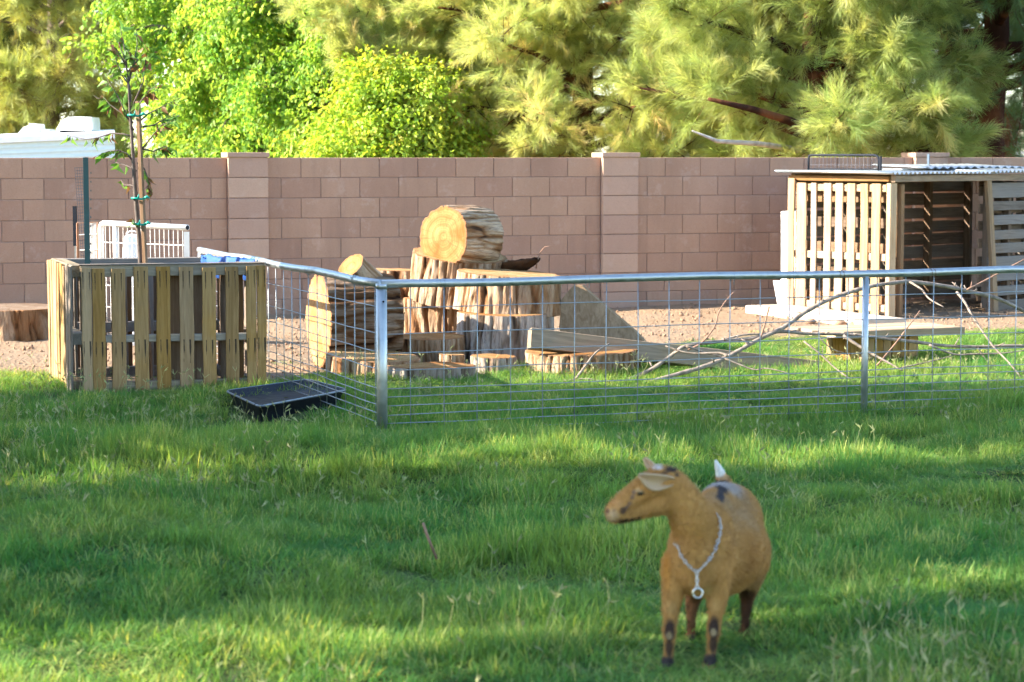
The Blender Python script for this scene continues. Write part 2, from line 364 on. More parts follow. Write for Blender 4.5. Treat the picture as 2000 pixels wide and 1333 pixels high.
# ---------------------------------------------------------------- ground sheet (one, out to the horizon)
LAWN_EDGE = [(-14, 15.0), (-4.4, 15.1), (-3.4, 15.5), (-2.9, 14.6), (-1.7, 14.8), (-1.3, 15.9), (-.6, 15.9), (.3, 16.0), (1.0, 16.9), (1.5, 18.4), (2.2, 18.9), (3.4, 18.9), (4.4, 19.6), (14, 23.0)]
def lawn_d(x, y):        # > 0 on the lawn (metres to the ragged edge)
    e = np.interp(x, [p[0] for p in LAWN_EDGE], [p[1] for p in LAWN_EDGE])
    return e - y + (fbm(np.asarray(x)*1.6, np.asarray(y)*1.6, 0, 31, 3) - .5) * .9
def build_ground():
    xs = np.concatenate([[-400, -150, -60, -30, -18], np.arange(-12, 12.01, .12), [18, 30, 60, 150, 400]])
    ys = np.concatenate([[-60, -20, -5, 2], np.arange(4.5, 25.01, .12), [27, 32, 45, 80, 200, 700]])
    X, Y = np.meshgrid(xs, ys); inside = (np.abs(X) < 13) & (Y > 4) & (Y < 26)
    Z = np.where(inside, hfield(X, Y), 0)
    Z += np.where(inside & (Y > 15), (fbm(X*5, Y*5, 0, 77, 3) - .5) * .03, 0)
    nx, ny = len(xs), len(ys)
    i = np.arange((ny-1)*(nx-1)); r, c = i // (nx-1), i % (nx-1); a = r*nx + c
    me = npmesh('ground', np.stack([X.ravel(), Y.ravel(), Z.ravel()], 1), np.stack([a, a+1, a+nx+1, a+nx], 1), M['dirt'], True)
    at_ = me.attributes.new('lawn', 'FLOAT', 'POINT'); at_.data.foreach_set('value', np.clip(lawn_d(X.ravel(), Y.ravel())*2.0+.3, 0, 1).astype(np.float32))
    o = bpy.data.objects.new('ground', me); COL.objects.link(o); tag(o, 'bare sandy earth under the pen, running under the lawn to the horizon', kind='structure')
build_ground()
# ---------------------------------------------------------------- instancing helper for foliage and turf
def hidden_coll(name, meshes):
    c = bpy.data.collections.new(name)
    for i, me in enumerate(meshes):
        o = bpy.data.objects.new('%s_%02d' % (name, i), me); c.objects.link(o)
    return c
_gn = {}
def scatter(name, pts, rot, scl, idx, coll, parent=None):
    pts = np.asarray(pts, np.float32); off = np.array(rootloc(parent), np.float32)
    me = bpy.data.meshes.new(name); me.vertices.add(len(pts)); me.vertices.foreach_set('co', (pts-off).ravel())
    a = me.attributes.new('rot', 'FLOAT_VECTOR', 'POINT'); a.data.foreach_set('vector', np.asarray(rot, np.float32).ravel())
    a = me.attributes.new('scl', 'FLOAT_VECTOR', 'POINT'); sv = np.asarray(scl, np.float32)
    if sv.ndim == 1: sv = np.repeat(sv[:, None], 3, 1)
    a.data.foreach_set('vector', sv.ravel())
    a = me.attributes.new('idx', 'INT', 'POINT'); a.data.foreach_set('value', np.asarray(idx, np.int32))
    o = bpy.data.objects.new(name, me); COL.objects.link(o)
    if parent: o.parent = parent
    if coll.name not in _gn:
        t = bpy.data.node_groups.new('scatter_' + coll.name, 'GeometryNodeTree')
        t.interface.new_socket('Geometry', in_out='INPUT', socket_type='NodeSocketGeometry'); t.interface.new_socket('Geometry', in_out='OUTPUT', socket_type='NodeSocketGeometry')
        gi, go = t.nodes.new('NodeGroupInput'), t.nodes.new('NodeGroupOutput')
        mp, ip, ci = t.nodes.new('GeometryNodeMeshToPoints'), t.nodes.new('GeometryNodeInstanceOnPoints'), t.nodes.new('GeometryNodeCollectionInfo')
        ci.inputs[0].default_value = coll; ci.inputs[1].default_value = True; ci.inputs[2].default_value = True
        def na(nm, ty):
            q = t.nodes.new('GeometryNodeInputNamedAttribute'); q.data_type = ty; q.inputs[0].default_value = nm; return q.outputs[0]
        er = t.nodes.new('FunctionNodeEulerToRotation')
        L = t.links.new
        L(gi.outputs[0], mp.inputs[0]); L(mp.outputs[0], ip.inputs['Points']); L(ci.outputs[0], ip.inputs['Instance'])
        ip.inputs['Pick Instance'].default_value = True; L(na('idx', 'INT'), ip.inputs['Instance Index'])
        L(na('rot', 'FLOAT_VECTOR'), er.inputs[0]); L(er.outputs[0], ip.inputs['Rotation']); L(na('scl', 'FLOAT_VECTOR'), ip.inputs['Scale'])
        L(ip.outputs[0], go.inputs[0]); _gn[coll.name] = t
    md = o.modifiers.new('scatter', 'NODES'); md.node_group = _gn[coll.name]
    return o
# ---------------------------------------------------------------- block wall
def build_wall():
    U = Vector((.9496, .3134, 0)); NF = Vector((.3134, -.9496, 0)); P0 = Vector((-4.5, 20.7, 0)); TOP = 1.575; CH = .2032; BL = .4064
    def s_px(px, z=1.4):                  # distance along the wall under that column of the picture
        k = (px - CX) / FPX; cp, sp = math.cos(PITCH), math.sin(PITCH)
        # P.x = k*(P.y*cp + (CAMH-z)*sp)
        return (k*(P0.y*cp + (CAMH-z)*sp) - P0.x) / (U.x - k*U.y*cp)
    wall = thing('block_wall', P0, 'long pinkish brown concrete block wall running across behind the log pile', 'wall')
    xm = [s_px(483), s_px(1209), s_px(1815)]
    gap = .006; D = .15
    def M_at(s, z, back): return frame(P0 + U*s - NF*back + Vector((0, 0, z)), U)
    cache = {}
    def blk(ln, h, d, mat, jit):
        k = (round(ln, 3), h, d, mat.name, jit)
        if k not in cache:
            mb = MB(); b = .004; x, y, z = ln/2, d/2, h/2
            # front chamfered box
            vs = [(-x, y, -z), (x, y, -z), (x, y, z), (-x, y, z), (-x, -y+b, -z), (x, -y+b, -z), (x, -y+b, z), (-x, -y+b, z), (-x+b, -y, -z+b), (x-b, -y, -z+b), (x-b, -y, z-b), (-x+b, -y, z-b)]
            mb.add(vs, [(1, 0, 3, 2), (0, 1, 5, 4), (1, 2, 6, 5), (2, 3, 7, 6), (3, 0, 4, 7), (4, 5, 9, 8), (5, 6, 10, 9), (6, 7, 11, 10), (7, 4, 8, 11), (8, 9, 10, 11)])
            cache[k] = mb.mesh('block', mat)
        return cache[k]
    s0, s1 = s_px(0) - 1.2, s_px(2000) + 1.4
    regs = [(s0, xm[0]-.205, s_px(209.6)), (xm[0]+.205, xm[1]-.205, s_px(664.7)), (xm[1]+.205, xm[2]-.205, s_px(1436)), (xm[2]+.205, s1, s_px(1876))]
    rg = random.Random(3); nb = 0
    for a, b, ph in regs:
        for row in range(8):
            z = TOP - CH*(row+.5); o = ph + (BL/2 if row % 2 else 0)
            k0 = math.floor((a - o)/BL); js = [a] + [o + BL*k for k in range(k0, k0+40) if a+.03 < o+BL*k < b-.03] + [b]
            for l, r in zip(js[:-1], js[1:]):
                place('block', blk(r-l-gap, CH-gap, D, M['block'], 0), M_at((l+r)/2, z, D/2 + rg.uniform(-.0015, .0025)), wall); nb += 1
    mo = MB()
    mo.box(P0 + U*((s0+s1)/2) - NF*(.009 + (D-.02)/2) + Vector((0, 0, TOP/2-.03)), (s1-s0-.02, D-.02, TOP+.04-.006), M_at(0, 0, 0).to_3x3())
    for row in range(1, 8):
        mo.box(P0 + U*((s0+s1)/2) - NF*(.0045+.02) + Vector((0, 0, TOP-CH*row)), (s1-s0-.03, .04, gap), M_at(0, 0, 0).to_3x3())
    mo.build('mortar', M['mortar'], wall)
    for s in xm:
        c = P0 + U*s
        pil = MB().box(c - NF*.085 + Vector((0, 0, .745)), (.392, .25, 1.60), M_at(0, 0, 0).to_3x3()).build('pilaster', M['mortar'], wall)
        for row in range(8):
            place('block', blk(.400, CH-gap, .29, M['pilaster'], 1), M_at(s, TOP - CH*(row+.5) + .004, .145 - .055 + rg.uniform(-.001, .001)), pil)
        place('cap', blk(.425, .048, .33, M['pilaster'], 2), M_at(s, TOP + .026, .165 - .07), pil)
    # the wall's run on either side of the view, joined
    mb = MB()
    for a, b in ((s0-9.0, s0-.004), (s1+.004, s1+9)):
        n = int((b-a)/BL)
        for row in range(8):
            for k in range(n+1):
                l = a + k*BL + (BL/2 if row % 2 else 0); r = min(l+BL, b)
                if r-l > .05: mb.box(P0 + U*((l+r)/2) - NF*(D/2) + Vector((0, 0, TOP-CH*(row+.5))), (r-l-gap, D, CH-gap), M_at(0, 0, 0).to_3x3())
    tag(mb.build('block_run', M['block'], wall), kind='stuff')
build_wall()
# ---------------------------------------------------------------- foliage pieces
def leaf_quad(c, d, nrm, L, Wd, fold=.25):
    """folded pointed leaf, 4 tris"""
    d = d.normalized(); side = d.cross(nrm).normalized(); up = side.cross(d)
    a = c; m1 = c + d*L*.45; e = c + d*L - up*L*.08
    l = c + d*L*.42 + side*Wd/2 + up*Wd*fold; r = c + d*L*.42 - side*Wd/2 + up*Wd*fold
    return [a, l, e, r, m1], [(0, 4, 1), (1, 4, 2), (0, 3, 4), (4, 3, 2)]
def rv(rg): 
    while True:
        v = Vector((rg.uniform(-1, 1), rg.uniform(-1, 1), rg.uniform(-1, 1)))
        if .05 < v.length < 1: return v.normalized()
def leafy_twigs(name, mat, n, leaves, L, droop, spread, seed, stem_mat=None):
    out = []
    for k in range(n):
        rg = random.Random(seed + k); mb = MB()
        for i in range(leaves):
            t = rg.uniform(.05, 1.0)
            p = Vector((rg.gauss(0, spread), rg.gauss(0, spread), 0)) + Vector((.38*t, 0, -droop*t*t*.38))
            p += rv(rg)*spread*.6
            d = Vector((rg.uniform(-.3, 1), rg.uniform(-.8, .8), rg.uniform(-1.2, .3) - droop*.5))
            mb.add(*leaf_quad(p, d, rv(rg), L*rg.uniform(.65, 1.25), L*rg.uniform(.5, .72)))
        out.append(mb.mesh(name, mat, True))
    return out
def needle_tufts(name, mats, n, needles, L, wd, seed):
    out = []
    for k in range(n):
        rg = random.Random(seed + k); mb = MB()
        for i in range(needles):
            t = rg.uniform(0, 1); base = Vector((t*.22, 0, 0)) + rv(rg)*.006
            a = rg.uniform(0, 2*math.pi); sp = rg.uniform(.2, .85) + (1-t)*.2
            d = Vector((math.cos(sp), math.sin(sp)*math.cos(a), math.sin(sp)*math.sin(a)))
            l = L*rg.uniform(.6, 1.1); s = d.cross(rv(rg)).normalized()*wd/2
            mid = base + d*l*.55; tip = base + d*l + Vector((0, 0, -l*.10))
            mb.add([base-s, base+s, mid+s*.9, mid-s*.9, tip], [(0, 1, 2, 3), (3, 2, 4)])
        me = mb.mesh(name, mats, False); out.append(me)
    return out
LM = {}
LM['lime'] = leaf_mat('lime_leaf', (.20, .37, .06), (.28, .43, .07), (1.22, 1.15, .6), .56, (.39, .46, .08))
LM['yellow'] = leaf_mat('yellow_green_leaf', (.30, .45, .06), (.40, .53, .075), (1.3, 1.2, .5), .5, (.34, .33, .06))
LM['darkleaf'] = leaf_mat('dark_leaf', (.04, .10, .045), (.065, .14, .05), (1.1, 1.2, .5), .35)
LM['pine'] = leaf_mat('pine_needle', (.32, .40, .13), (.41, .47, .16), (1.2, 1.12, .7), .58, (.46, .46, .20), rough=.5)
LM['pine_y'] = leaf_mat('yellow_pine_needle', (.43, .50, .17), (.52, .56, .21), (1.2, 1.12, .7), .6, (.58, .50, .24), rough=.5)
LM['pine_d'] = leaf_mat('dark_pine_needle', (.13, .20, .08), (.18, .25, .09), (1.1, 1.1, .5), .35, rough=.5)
LM['pine_far'] = leaf_mat('olive_pine_needle', (.44, .50, .17), (.54, .56, .21), (1.2, 1.1, .5), .42, (.22, .19, .08), rough=.6)
LM['dead'] = leaf_mat('dead_needle', (.20, .085, .03), (.27, .12, .045), (1.1, .9, .6), .35)
LM['sap'] = leaf_mat('sapling_leaf', (.11, .22, .045), (.16, .27, .06), (1.3, 1.25, .5), .42, pos_scale=6)
LM['sapbrown'] = leaf_mat('sapling_brown_leaf', (.20, .10, .045), (.26, .15, .06), (1.1, .9, .6), .35)
BK = {}
BK['grey'] = m_simple('grey_tree_bark', (.16, .12, .09), .92, var=.25, sc=9, bump=.6, spec=.15)
BK['red'] = mk_bark('red_pine_bark', (.05, .022, .014), (.36, .16, .075), (.46, .25, .14), (.30, .115, .05))
BK['white'] = m_simple('bare_pale_twig', (.46, .41, .35), .9, var=.2, sc=12, spec=.15)
C_lime = hidden_coll('lime_twig', leafy_twigs('lime_twig', LM['lime'], 6, 22, .085, .9, .075, 100))
C_yel = hidden_coll('yellow_twig', leafy_twigs('yellow_twig', LM['yellow'], 5, 22, .07, .5, .075, 200))
C_dleaf = hidden_coll('dark_twig', leafy_twigs('dark_twig', LM['darkleaf'], 5, 26, .11, .5, .11, 300))
C_pine = hidden_coll('pine_tuft', needle_tufts('pine_tuft', LM['pine'], 6, 84, .155, .0032, 400))
C_piney = hidden_coll('yellow_pine_tuft', needle_tufts('yellow_pine_tuft', LM['pine_y'], 6, 84, .13, .0032, 500))
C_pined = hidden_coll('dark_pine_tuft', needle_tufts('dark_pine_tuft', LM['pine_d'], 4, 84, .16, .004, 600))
C_pinef = hidden_coll('far_pine_tuft', needle_tufts('far_pine_tuft', LM['pine_far'], 4, 60, .17, .006, 700))
C_dead = hidden_coll('dead_tuft', needle_tufts('dead_tuft', LM['dead'], 3, 40, .16, .004, 800))

def tree(name, label, x, y, h, crown, limbs, subs, per, coll, nvar, bark, tr, seed, lo=.5, up=.35, droop=.0, scale=(.8, 1.25), lean=(0, 0), group=None, cat='tree', bare=0.0, sublen=.55, jit=.06, extra=None, cgap=0.0, along=(.25, 1.0), rise=0.0):
    """crown(t) = limb length at relative height t (0 at lo, 1 at h)"""
    rg = random.Random(seed); root = thing(name, (x, y, 0), label, cat, group)
    trunk = MB(); tp = []
    for i in range(9):
        t = i/8; tp.append(Vector((x + lean[0]*t*h + rg.uniform(-.04, .04)*h*.12*min(1, i), y + lean[1]*t*h + rg.uniform(-.04, .04)*h*.12*min(1, i), h*.96*t - .1*(i == 0))))
    trunk.tube(tp, [tr*(1-.86*(i/8)) * (1.25 if i == 0 else 1) for i in range(9)], 10)
    br = MB(); P, RT, SCL, IX = [], [], [], []
    bares = []
    for k in range(limbs + len(extra or [])):
        t = (k + rg.uniform(0, .8))/limbs; own = k >= limbs; t = min(t, 1.0)*(not own) + .3*own; z = lo + (h-lo)*t
        f = z/(h*.96)*8; i = min(7, int(f)); b0 = tp[i].lerp(tp[i+1], f-i)
        az = k*2.39996 + rg.uniform(-.4, .4); Ln = crown(t)*rg.uniform(.75, 1.15)
        dirv = Vector((math.cos(az), math.sin(az), up*rg.uniform(.4, 1.4) + rise*t)).normalized()
        pts = [b0]; n = 7
        for q in range(1, n+1):
            dd = dirv + Vector((rg.uniform(-.22, .22), rg.uniform(-.22, .22), rg.uniform(-.15, .2) - droop*(q/n)**1.5))
            pts.append(pts[-1] + dd.normalized()*Ln/n)
        if own:
            e_ = extra[k-limbs]; pts = []; n = 7
            for q in range(n+1):
                f = q/n*(len(e_)-1); j = min(len(e_)-2, int(f)); pts.append(e_[j].lerp(e_[j+1], f-j) + rv(rg)*.03)
            Ln = sum((pts[q+1]-pts[q]).length for q in range(n))*.45
        r0 = max(.012, tr*.36*(1-.6*t)*min(1.0, Ln/2.0))
        rad = [r0*(1-.8*q/n) for q in range(n+1)]
        isbare = rg.random() < bare and not own
        if isbare: bares.append(MB())
        (bares[-1] if isbare else br).tube(pts, rad, 6)
        for sidx in range(subs + 12*own):
            u = along[0] + (along[1]-along[0])*(sidx + rg.random())/subs
            f2 = u*n; j = min(n-1, int(f2)); p0 = pts[j].lerp(pts[j+1], f2-j); tang = (pts[j+1]-pts[j]).normalized()
            sd = (tang*.75 + rv(rg)*.85 + Vector((0, 0, .15 - droop*.6))).normalized(); sl_ = Ln*sublen*(1.12-u)*rg.uniform(.6, 1.3) + .12
            q1 = p0 + sd*sl_*.5 + rv(rg)*.04; q2 = q1 + (sd + Vector((0, 0, -droop*.5 + .1)) + rv(rg)*.3).normalized()*sl_*.5
            (bares[-1] if isbare else br).tube([p0, q1, q2], [.010, .006, .003], 4, False)
            if isbare and rg.random() < .8: continue
            if rg.random() < cgap: continue
            for c in range(per):
                w = (c + rg.uniform(.1, 1))/per; pp = (p0.lerp(q1, w*2) if w < .5 else q1.lerp(q2, w*2-1)) + rv(rg)*jit
                dv = ((q2-p0).normalized()*.8 + rv(rg)*.75 + Vector((0, 0, .15 - droop*.35))).normalized()
                P.append(pp); e = dv.to_track_quat('X', 'Z').to_euler(); e = (Quaternion(dv, rg.uniform(0, 6.28)) @ dv.to_track_quat('X', 'Z')).to_euler() if droop == 0 else e
                RT.append(tuple(e)); SCL.append(rg.uniform(*scale)); IX.append(rg.randrange(nvar))
    trunk.build('trunk', bark, root, True)
    if br.v: br.build('branches', bark, root, True)
    for q in bares: q.build('bare_limb', BK['white'], root, True)
    tag(scatter('crown', P, RT, SCL, IX, coll, root), kind='stuff')
    return root
def dome(r, p=.9):  return lambda t: r*max(.16, math.sin(math.pi*min(1, max(0, t*.86 + .14))))**p
def cone(r, k=.75): return lambda t: r*(1 - k*t)

tree('lime_tree', 'bright lime green broadleaf tree with drooping foliage above the left of the wall', -3.94, 33.5, 7.6, dome(2.15, .7), 50, 15, 6, C_lime, 6, BK['grey'], .16, 21, lo=.9, up=.35, droop=.75, sublen=.42, jit=.10)
tree('lime_tree', 'bright green broadleaf tree between the sapling and the spreading yellow pine', -2.75, 31.9, 7.0, dome(1.55, .6), 44, 14, 6, C_lime, 6, BK['grey'], .15, 22, lo=.9, up=.35, droop=.8, sublen=.42, jit=.10)
tree('leafy_bush', 'rounded yellow green bush just over the wall in front of the pines', -1.50, 27.8, 2.65, dome(.98, .8), 34, 12, 6, C_yel, 5, BK['grey'], .06, 23, lo=.4, up=.5, droop=.35, sublen=.5, jit=.08, cat='bush')
tree('pine_tree', 'spreading pine with yellowish needles and pale bare twigs over the log pile', 1.0, 29.4, 8.4, cone(3.6, .60), 72, 21, 7, C_piney, 5, BK['red'], .20, 24, lo=.8, up=.22, droop=.12, sublen=.40, bare=.08, jit=.06, along=(.2, 1.0), scale=(1.05, 1.6), cat='pine', extra=[[at(x_, y_, 29.3 - .32*i_) for i_, (x_, y_) in enumerate(q_)] for q_ in ([(1180, 112), (1000, 75), (900, 66), (800, 60)], [(1200, 200), (1000, 150), (880, 130), (800, 118)], [(1150, 30), (940, 10), (820, -2)], [(1180, 262), (1020, 242), (900, 222), (830, 232)], [(1150, 60), (980, 30), (880, 24), (760, 18)], [(1160, 170), (1010, 190), (900, 175), (790, 150)], [(1150, 290), (1080, 280), (980, 285), (880, 270)])])
tree('pine_tree', 'green long needled pine with a red brown limb behind the pallet shed', 3.62, 25.7, 7.6, cone(2.05, .45), 52, 19, 7, C_pine, 5, BK['red'], .19, 25, lo=1.25, up=.30, droop=.15, sublen=.42, bare=.10, jit=.06, cat='pine', along=(.25, 1.0), scale=(1.1, 1.6))
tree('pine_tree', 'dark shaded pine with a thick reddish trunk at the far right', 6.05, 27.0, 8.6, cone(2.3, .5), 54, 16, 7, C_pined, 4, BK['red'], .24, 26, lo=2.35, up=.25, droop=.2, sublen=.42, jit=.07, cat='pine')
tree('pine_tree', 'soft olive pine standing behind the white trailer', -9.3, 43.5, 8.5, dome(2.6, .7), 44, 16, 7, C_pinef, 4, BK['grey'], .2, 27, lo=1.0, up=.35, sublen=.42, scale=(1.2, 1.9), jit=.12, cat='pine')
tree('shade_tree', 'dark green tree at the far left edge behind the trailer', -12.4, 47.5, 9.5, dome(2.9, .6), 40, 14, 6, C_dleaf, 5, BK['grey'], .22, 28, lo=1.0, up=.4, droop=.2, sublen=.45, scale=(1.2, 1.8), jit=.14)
for i, (x, y, h, r, c, nv, lb) in enumerate([(-4.0, 38.5, 8.5, 2.3, C_lime, 6, 'hazy green tree filling the gap behind the lime tree'),
        (-.6, 37.5, 9.0, 3.1, C_pinef, 4, 'olive pine half hidden behind the yellow pine'), (4.4, 36.5, 9.5, 3.2, C_pinef, 4, 'olive pine seen through gaps behind the green pine'),
        (8.6, 38.0, 10.0, 3.0, C_pined, 4, 'dark pine in the back at the right edge')]):
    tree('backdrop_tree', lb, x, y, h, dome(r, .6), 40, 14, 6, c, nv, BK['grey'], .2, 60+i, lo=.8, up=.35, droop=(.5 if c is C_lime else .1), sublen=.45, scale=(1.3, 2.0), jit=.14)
# leaning red limb, pale dead limb and hanging dead needles of the near pine
def limb_detail():
    root = [o for o in bpy.data.objects if o.get('label', '').startswith('green long needled')][0]
    MB().tube([at(1632, 300, 25.6), at(1600, 264, 25.1), at(1540, 236, 24.5), at(1470, 214, 24.0), at(1385, 194, 23.6)], [.085, .07, .052, .04, .022], 8).build('red_limb', BK['red'], root, True)
    MB().tube([at(1600, 312, 25.6), at(1540, 290, 25.0), at(1480, 281, 24.4), at(1400, 276, 23.9), at(1352, 256, 23.6)], [.035, .035, .03, .024, .008], 7).build('dead_limb', BK['white'], root, True)
    rg = random.Random(9); P, RT, S_, I_ = [], [], [], []
    for k in range(170):
        a = rg.choice([(1640, 90, 26.0, 30), (1840, 75, 27.0, 26), (1910, 240, 28.0, 40), (1960, 255, 28.0, 40), (1760, 225, 26.4, 60)])
        P.append(at(a[0]+rg.gauss(0, a[3]*.6), a[1]+rg.gauss(0, a[3]*.6), a[2]+rg.uniform(-.2, .2))); dv = Vector((rg.gauss(0, .3), rg.gauss(0, .3), -1)).normalized()
        RT.append(tuple(dv.to_track_quat('X', 'Z').to_euler())); S_.append(rg.uniform(.8, 1.3)); I_.append(rg.randrange(3))
    tag(scatter('dead_needles', P, RT, S_, I_, C_dead, root), kind='stuff')
limb_detail()
# garden trees left of the view: their shade lies across the lawn
for i, (cx_, h, r, lo, x) in enumerate([(12.85, 6.8, 1.72, 1.1, -7.2), (9.1, 7.0, 1.70, 1.0, -7.0), (6.1, 7.0, .75, 4.1, -6.4)]):
    tree('shade_tree', ['leafy garden tree left of the lawn, beside the planter side', 'wide leafy garden tree left of the lawn, nearest the camera side', 'leafy garden tree farthest left of the lawn'][i], x, cx_ - math.tan(R(SUN_A))*x, h, cone(r, .50), 52, 12, 6, C_dleaf, 5, BK['grey'], .12, 90+i, lo=lo, up=.4, droop=.2, sublen=.5, scale=(1.0, 1.5), jit=.12)
# ---------------------------------------------------------------- boards and pallets
_brg = random.Random(5)
def board(name, c, zdir, xdir, L, Wd, T, mat, parent, warp=.004, segs=4):
    """board with its length on local z, width on x; eased edges, slightly uneven"""
    z = Vector(zdir).normalized(); x = Vector(xdir); x = (x - z*x.dot(z)).normalized(); y = z.cross(x)
    b = min(.004, T*.3); mb = MB(); prof = [(-Wd/2+b, -T/2), (Wd/2-b, -T/2), (Wd/2, -T/2+b), (Wd/2, T/2-b), (Wd/2-b, T/2), (-Wd/2+b, T/2), (-Wd/2, T/2-b), (-Wd/2, -T/2+b)]
    vs, fs = [], []; bow = _brg.uniform(-1, 1)*warp; tw = _brg.uniform(-1, 1)*warp
    for i in range(segs+1):
        t = i/segs; s = _brg.uniform(-1, 1)*warp*.5; w2 = _brg.uniform(-1, 1)*warp*.35
        for a, d in prof: vs.append((a + s + (w2 if a > 0 else -w2), d + bow*math.sin(math.pi*t) + tw*(t-.5)*a/Wd*2, -L/2 + L*t))
    for i in range(segs):
        for k in range(8): fs.append((i*8+k, i*8+(k+1) % 8, (i+1)*8+(k+1) % 8, (i+1)*8+k))
    fs += [tuple(range(7, -1, -1)), tuple(range(segs*8, segs*8+8))]
    mb.add(vs, fs); m = Matrix((x, y, z)).transposed().to_4x4(); m.translation = Vector(c)
    return place(name, mb.mesh(name, mat), m, parent)
ZU = Vector((0, 0, 1))
def lerp(a, b, t): return a + (b-a)*t
# ---------------------------------------------------------------- planter made of four pallets
def build_planter():
    FL = at(158, 700, 14.12); FL.z = 0; FR = at(520, 700, 14.42); FR.z = 0; BLk = at(114, 700, 15.22); BLk.z = 0
    BR = FR + (BLk - FL); H = .875
    root = thing('pallet_planter', (FL+FR+BLk+BR)/4, 'square planter of upright wooden pallets round the staked sapling', 'planter')
    e = (FR-FL).normalized(); Lf = (FR-FL).length; inn = Vector((-e.y, e.x, 0))
    def pallet_root(c, label):
        o = bpy.data.objects.new('pallet', None); COL.objects.link(o); o.location = Vector(c) - rootloc(root); o.parent = root; o.empty_display_size = .1
        if label: o['label'] = label
        return o
    pf = pallet_root((FL+FR)/2, 'front pallet of yellowish slats with black nail stains')
    def sx(px): return FL + e*((px-158)/(520-158)*Lf)
    for a, b in ((161, 180), (181, 206), (218, 245), (262, 290), (305, 332), (350, 377), (394, 421), (440, 466), (481, 501), (502, 520)):
        w = (b-a)/(520-158)*Lf
        dz = _brg.uniform(-.008, .006); board('slat', sx((a+b)/2) - inn*.008 + ZU*(H/2+dz-.012), ZU, e, H-.02, w, .016, M['pallet'], pf, .005)
    for z, h in ((H-.045, .075), (.375, .045), (.05, .075)):
        board('rail', sx(339) + inn*.046 + ZU*z, e, ZU, Lf-.012, h, .085, M['pallet_rail'], pf, .003)
    board('deck_board', sx(339) + inn*.046 + ZU*(H-.003), e, inn, Lf, .098, .008, M['pallet_grey'], pf, .002)
    for px, w, mt in ((232, .09, M['pallet_dark']), (345, .105, M['plywood']), (386, .13, M['plywood']), (440, .05, M['pallet_dark']), (470, .06, M['plywood'])):
        board('inner_slat', sx(px) + inn*.099 + ZU*(H/2-.03), ZU, e, H-.09, w, .014, mt, pf)
    # left pallet, seen almost along its face
    f = (BLk-FL).normalized(); Ls = (BLk-FL).length; out = Vector((-f.y, f.x, 0))
    pl = pallet_root((FL+BLk)/2, 'side pallet whose slats stand edge on to the view')
    n = 9
    for i in range(n):
        t = .04 + .95*i/(n-1)*.98; c = FL + f*(Ls*t)
        board('slat', c + out*.060 + ZU*(H/2-.005+_brg.uniform(-.008, .008)), ZU, f, H-.02, .075 if i % 3 else .12, .016, M['pallet'] if i > 1 else M['pallet_grey'], pl, .006)
        if i % 2 == 0: board('inner_slat', c - out*.052 + ZU*(H/2-.02), ZU, f, H-.05, .08, .014, M['pallet_grey'], pl)
    for z in (H-.045, .375, .05): board('rail', FL + f*(Ls/2+.03) + ZU*z, f, ZU, Ls-.10, .075, .085, M['pallet_rail'], pl, .003)
    # back pallet
    pb = pallet_root((BLk+BR)/2, 'weathered grey back pallet')
    for z in (H-.045, .375, .05): board('rail', BLk + e*(Lf/2) - inn*.10 + ZU*z, e, ZU, Lf, .075, .075, M['pallet_grey'], pb, .004)
    for i in range(7):
        board('slat', BLk + e*(Lf*(.06+.148*i)) - inn*.147 + ZU*(H/2-.02), ZU, e, H-.05, .09, .015, M['pallet_grey'] if i % 2 else M['pallet_dark'], pb)
        board('inner_slat', BLk + e*(Lf*(.10+.148*i)) - inn*.052 + ZU*(H/2-.02), ZU, e, H-.05, .07, .015, M['plywood'] if i % 3 else M['pallet_dark'], pb)
    # right pallet
    pr = pallet_root((FR+BR)/2, 'right hand pallet behind the fence end')
    for z in (H-.045, .375, .05): board('rail', FR + f*(Ls/2+.04) - e*.09 + ZU*z, f, ZU, Ls-.30, .075, .075, M['pallet_grey'], pr)
    for i in range(5): board('slat', FR + f*(Ls*(.17+.165*i)) - e*.045 + ZU*(H/2-.02), ZU, f, H-.05, .085, .015, M['pallet_grey'], pr)
    # blue tarp folded over the back right corner: a thing of its own
    bx = BR - f*.32 - e*.02
    tg = []; nx_, ny_ = 22, 14
    A0, B0 = at(398, 500, 15.1), at(492, 508, 14.62)
    side = (B0-A0); dep = f*.22
    vs = []; fs = []
    for j in range(ny_+1):
        for i in range(nx_+1):
            u, v = i/nx_, j/ny_; p = A0 - ZU*.02 + side*u - dep*.55 + dep*v*1.1
            edge = min(v, 1-v)
            zz = H + .014 + (fbm(u*9, v*6, 0, 3, 3)-.5)*.06 - max(0, .16-edge)*.9
            vs.append((p.x, p.y, zz))
    for j in range(ny_):
        for i in range(nx_): a = j*(nx_+1)+i; fs.append((a, a+1, a+nx_+2, a+nx_+1))
    t = MB().add(vs, fs).build('blue_tarp', M['tarp'], None, True); tag(t, 'crumpled blue tarp draped over the planter corner by the fence', 'tarp')
    sm = t.modifiers.new('thick', 'SOLIDIFY'); sm.thickness = .004
    return (FL+FR+BLk+BR)/4
PC = build_planter()
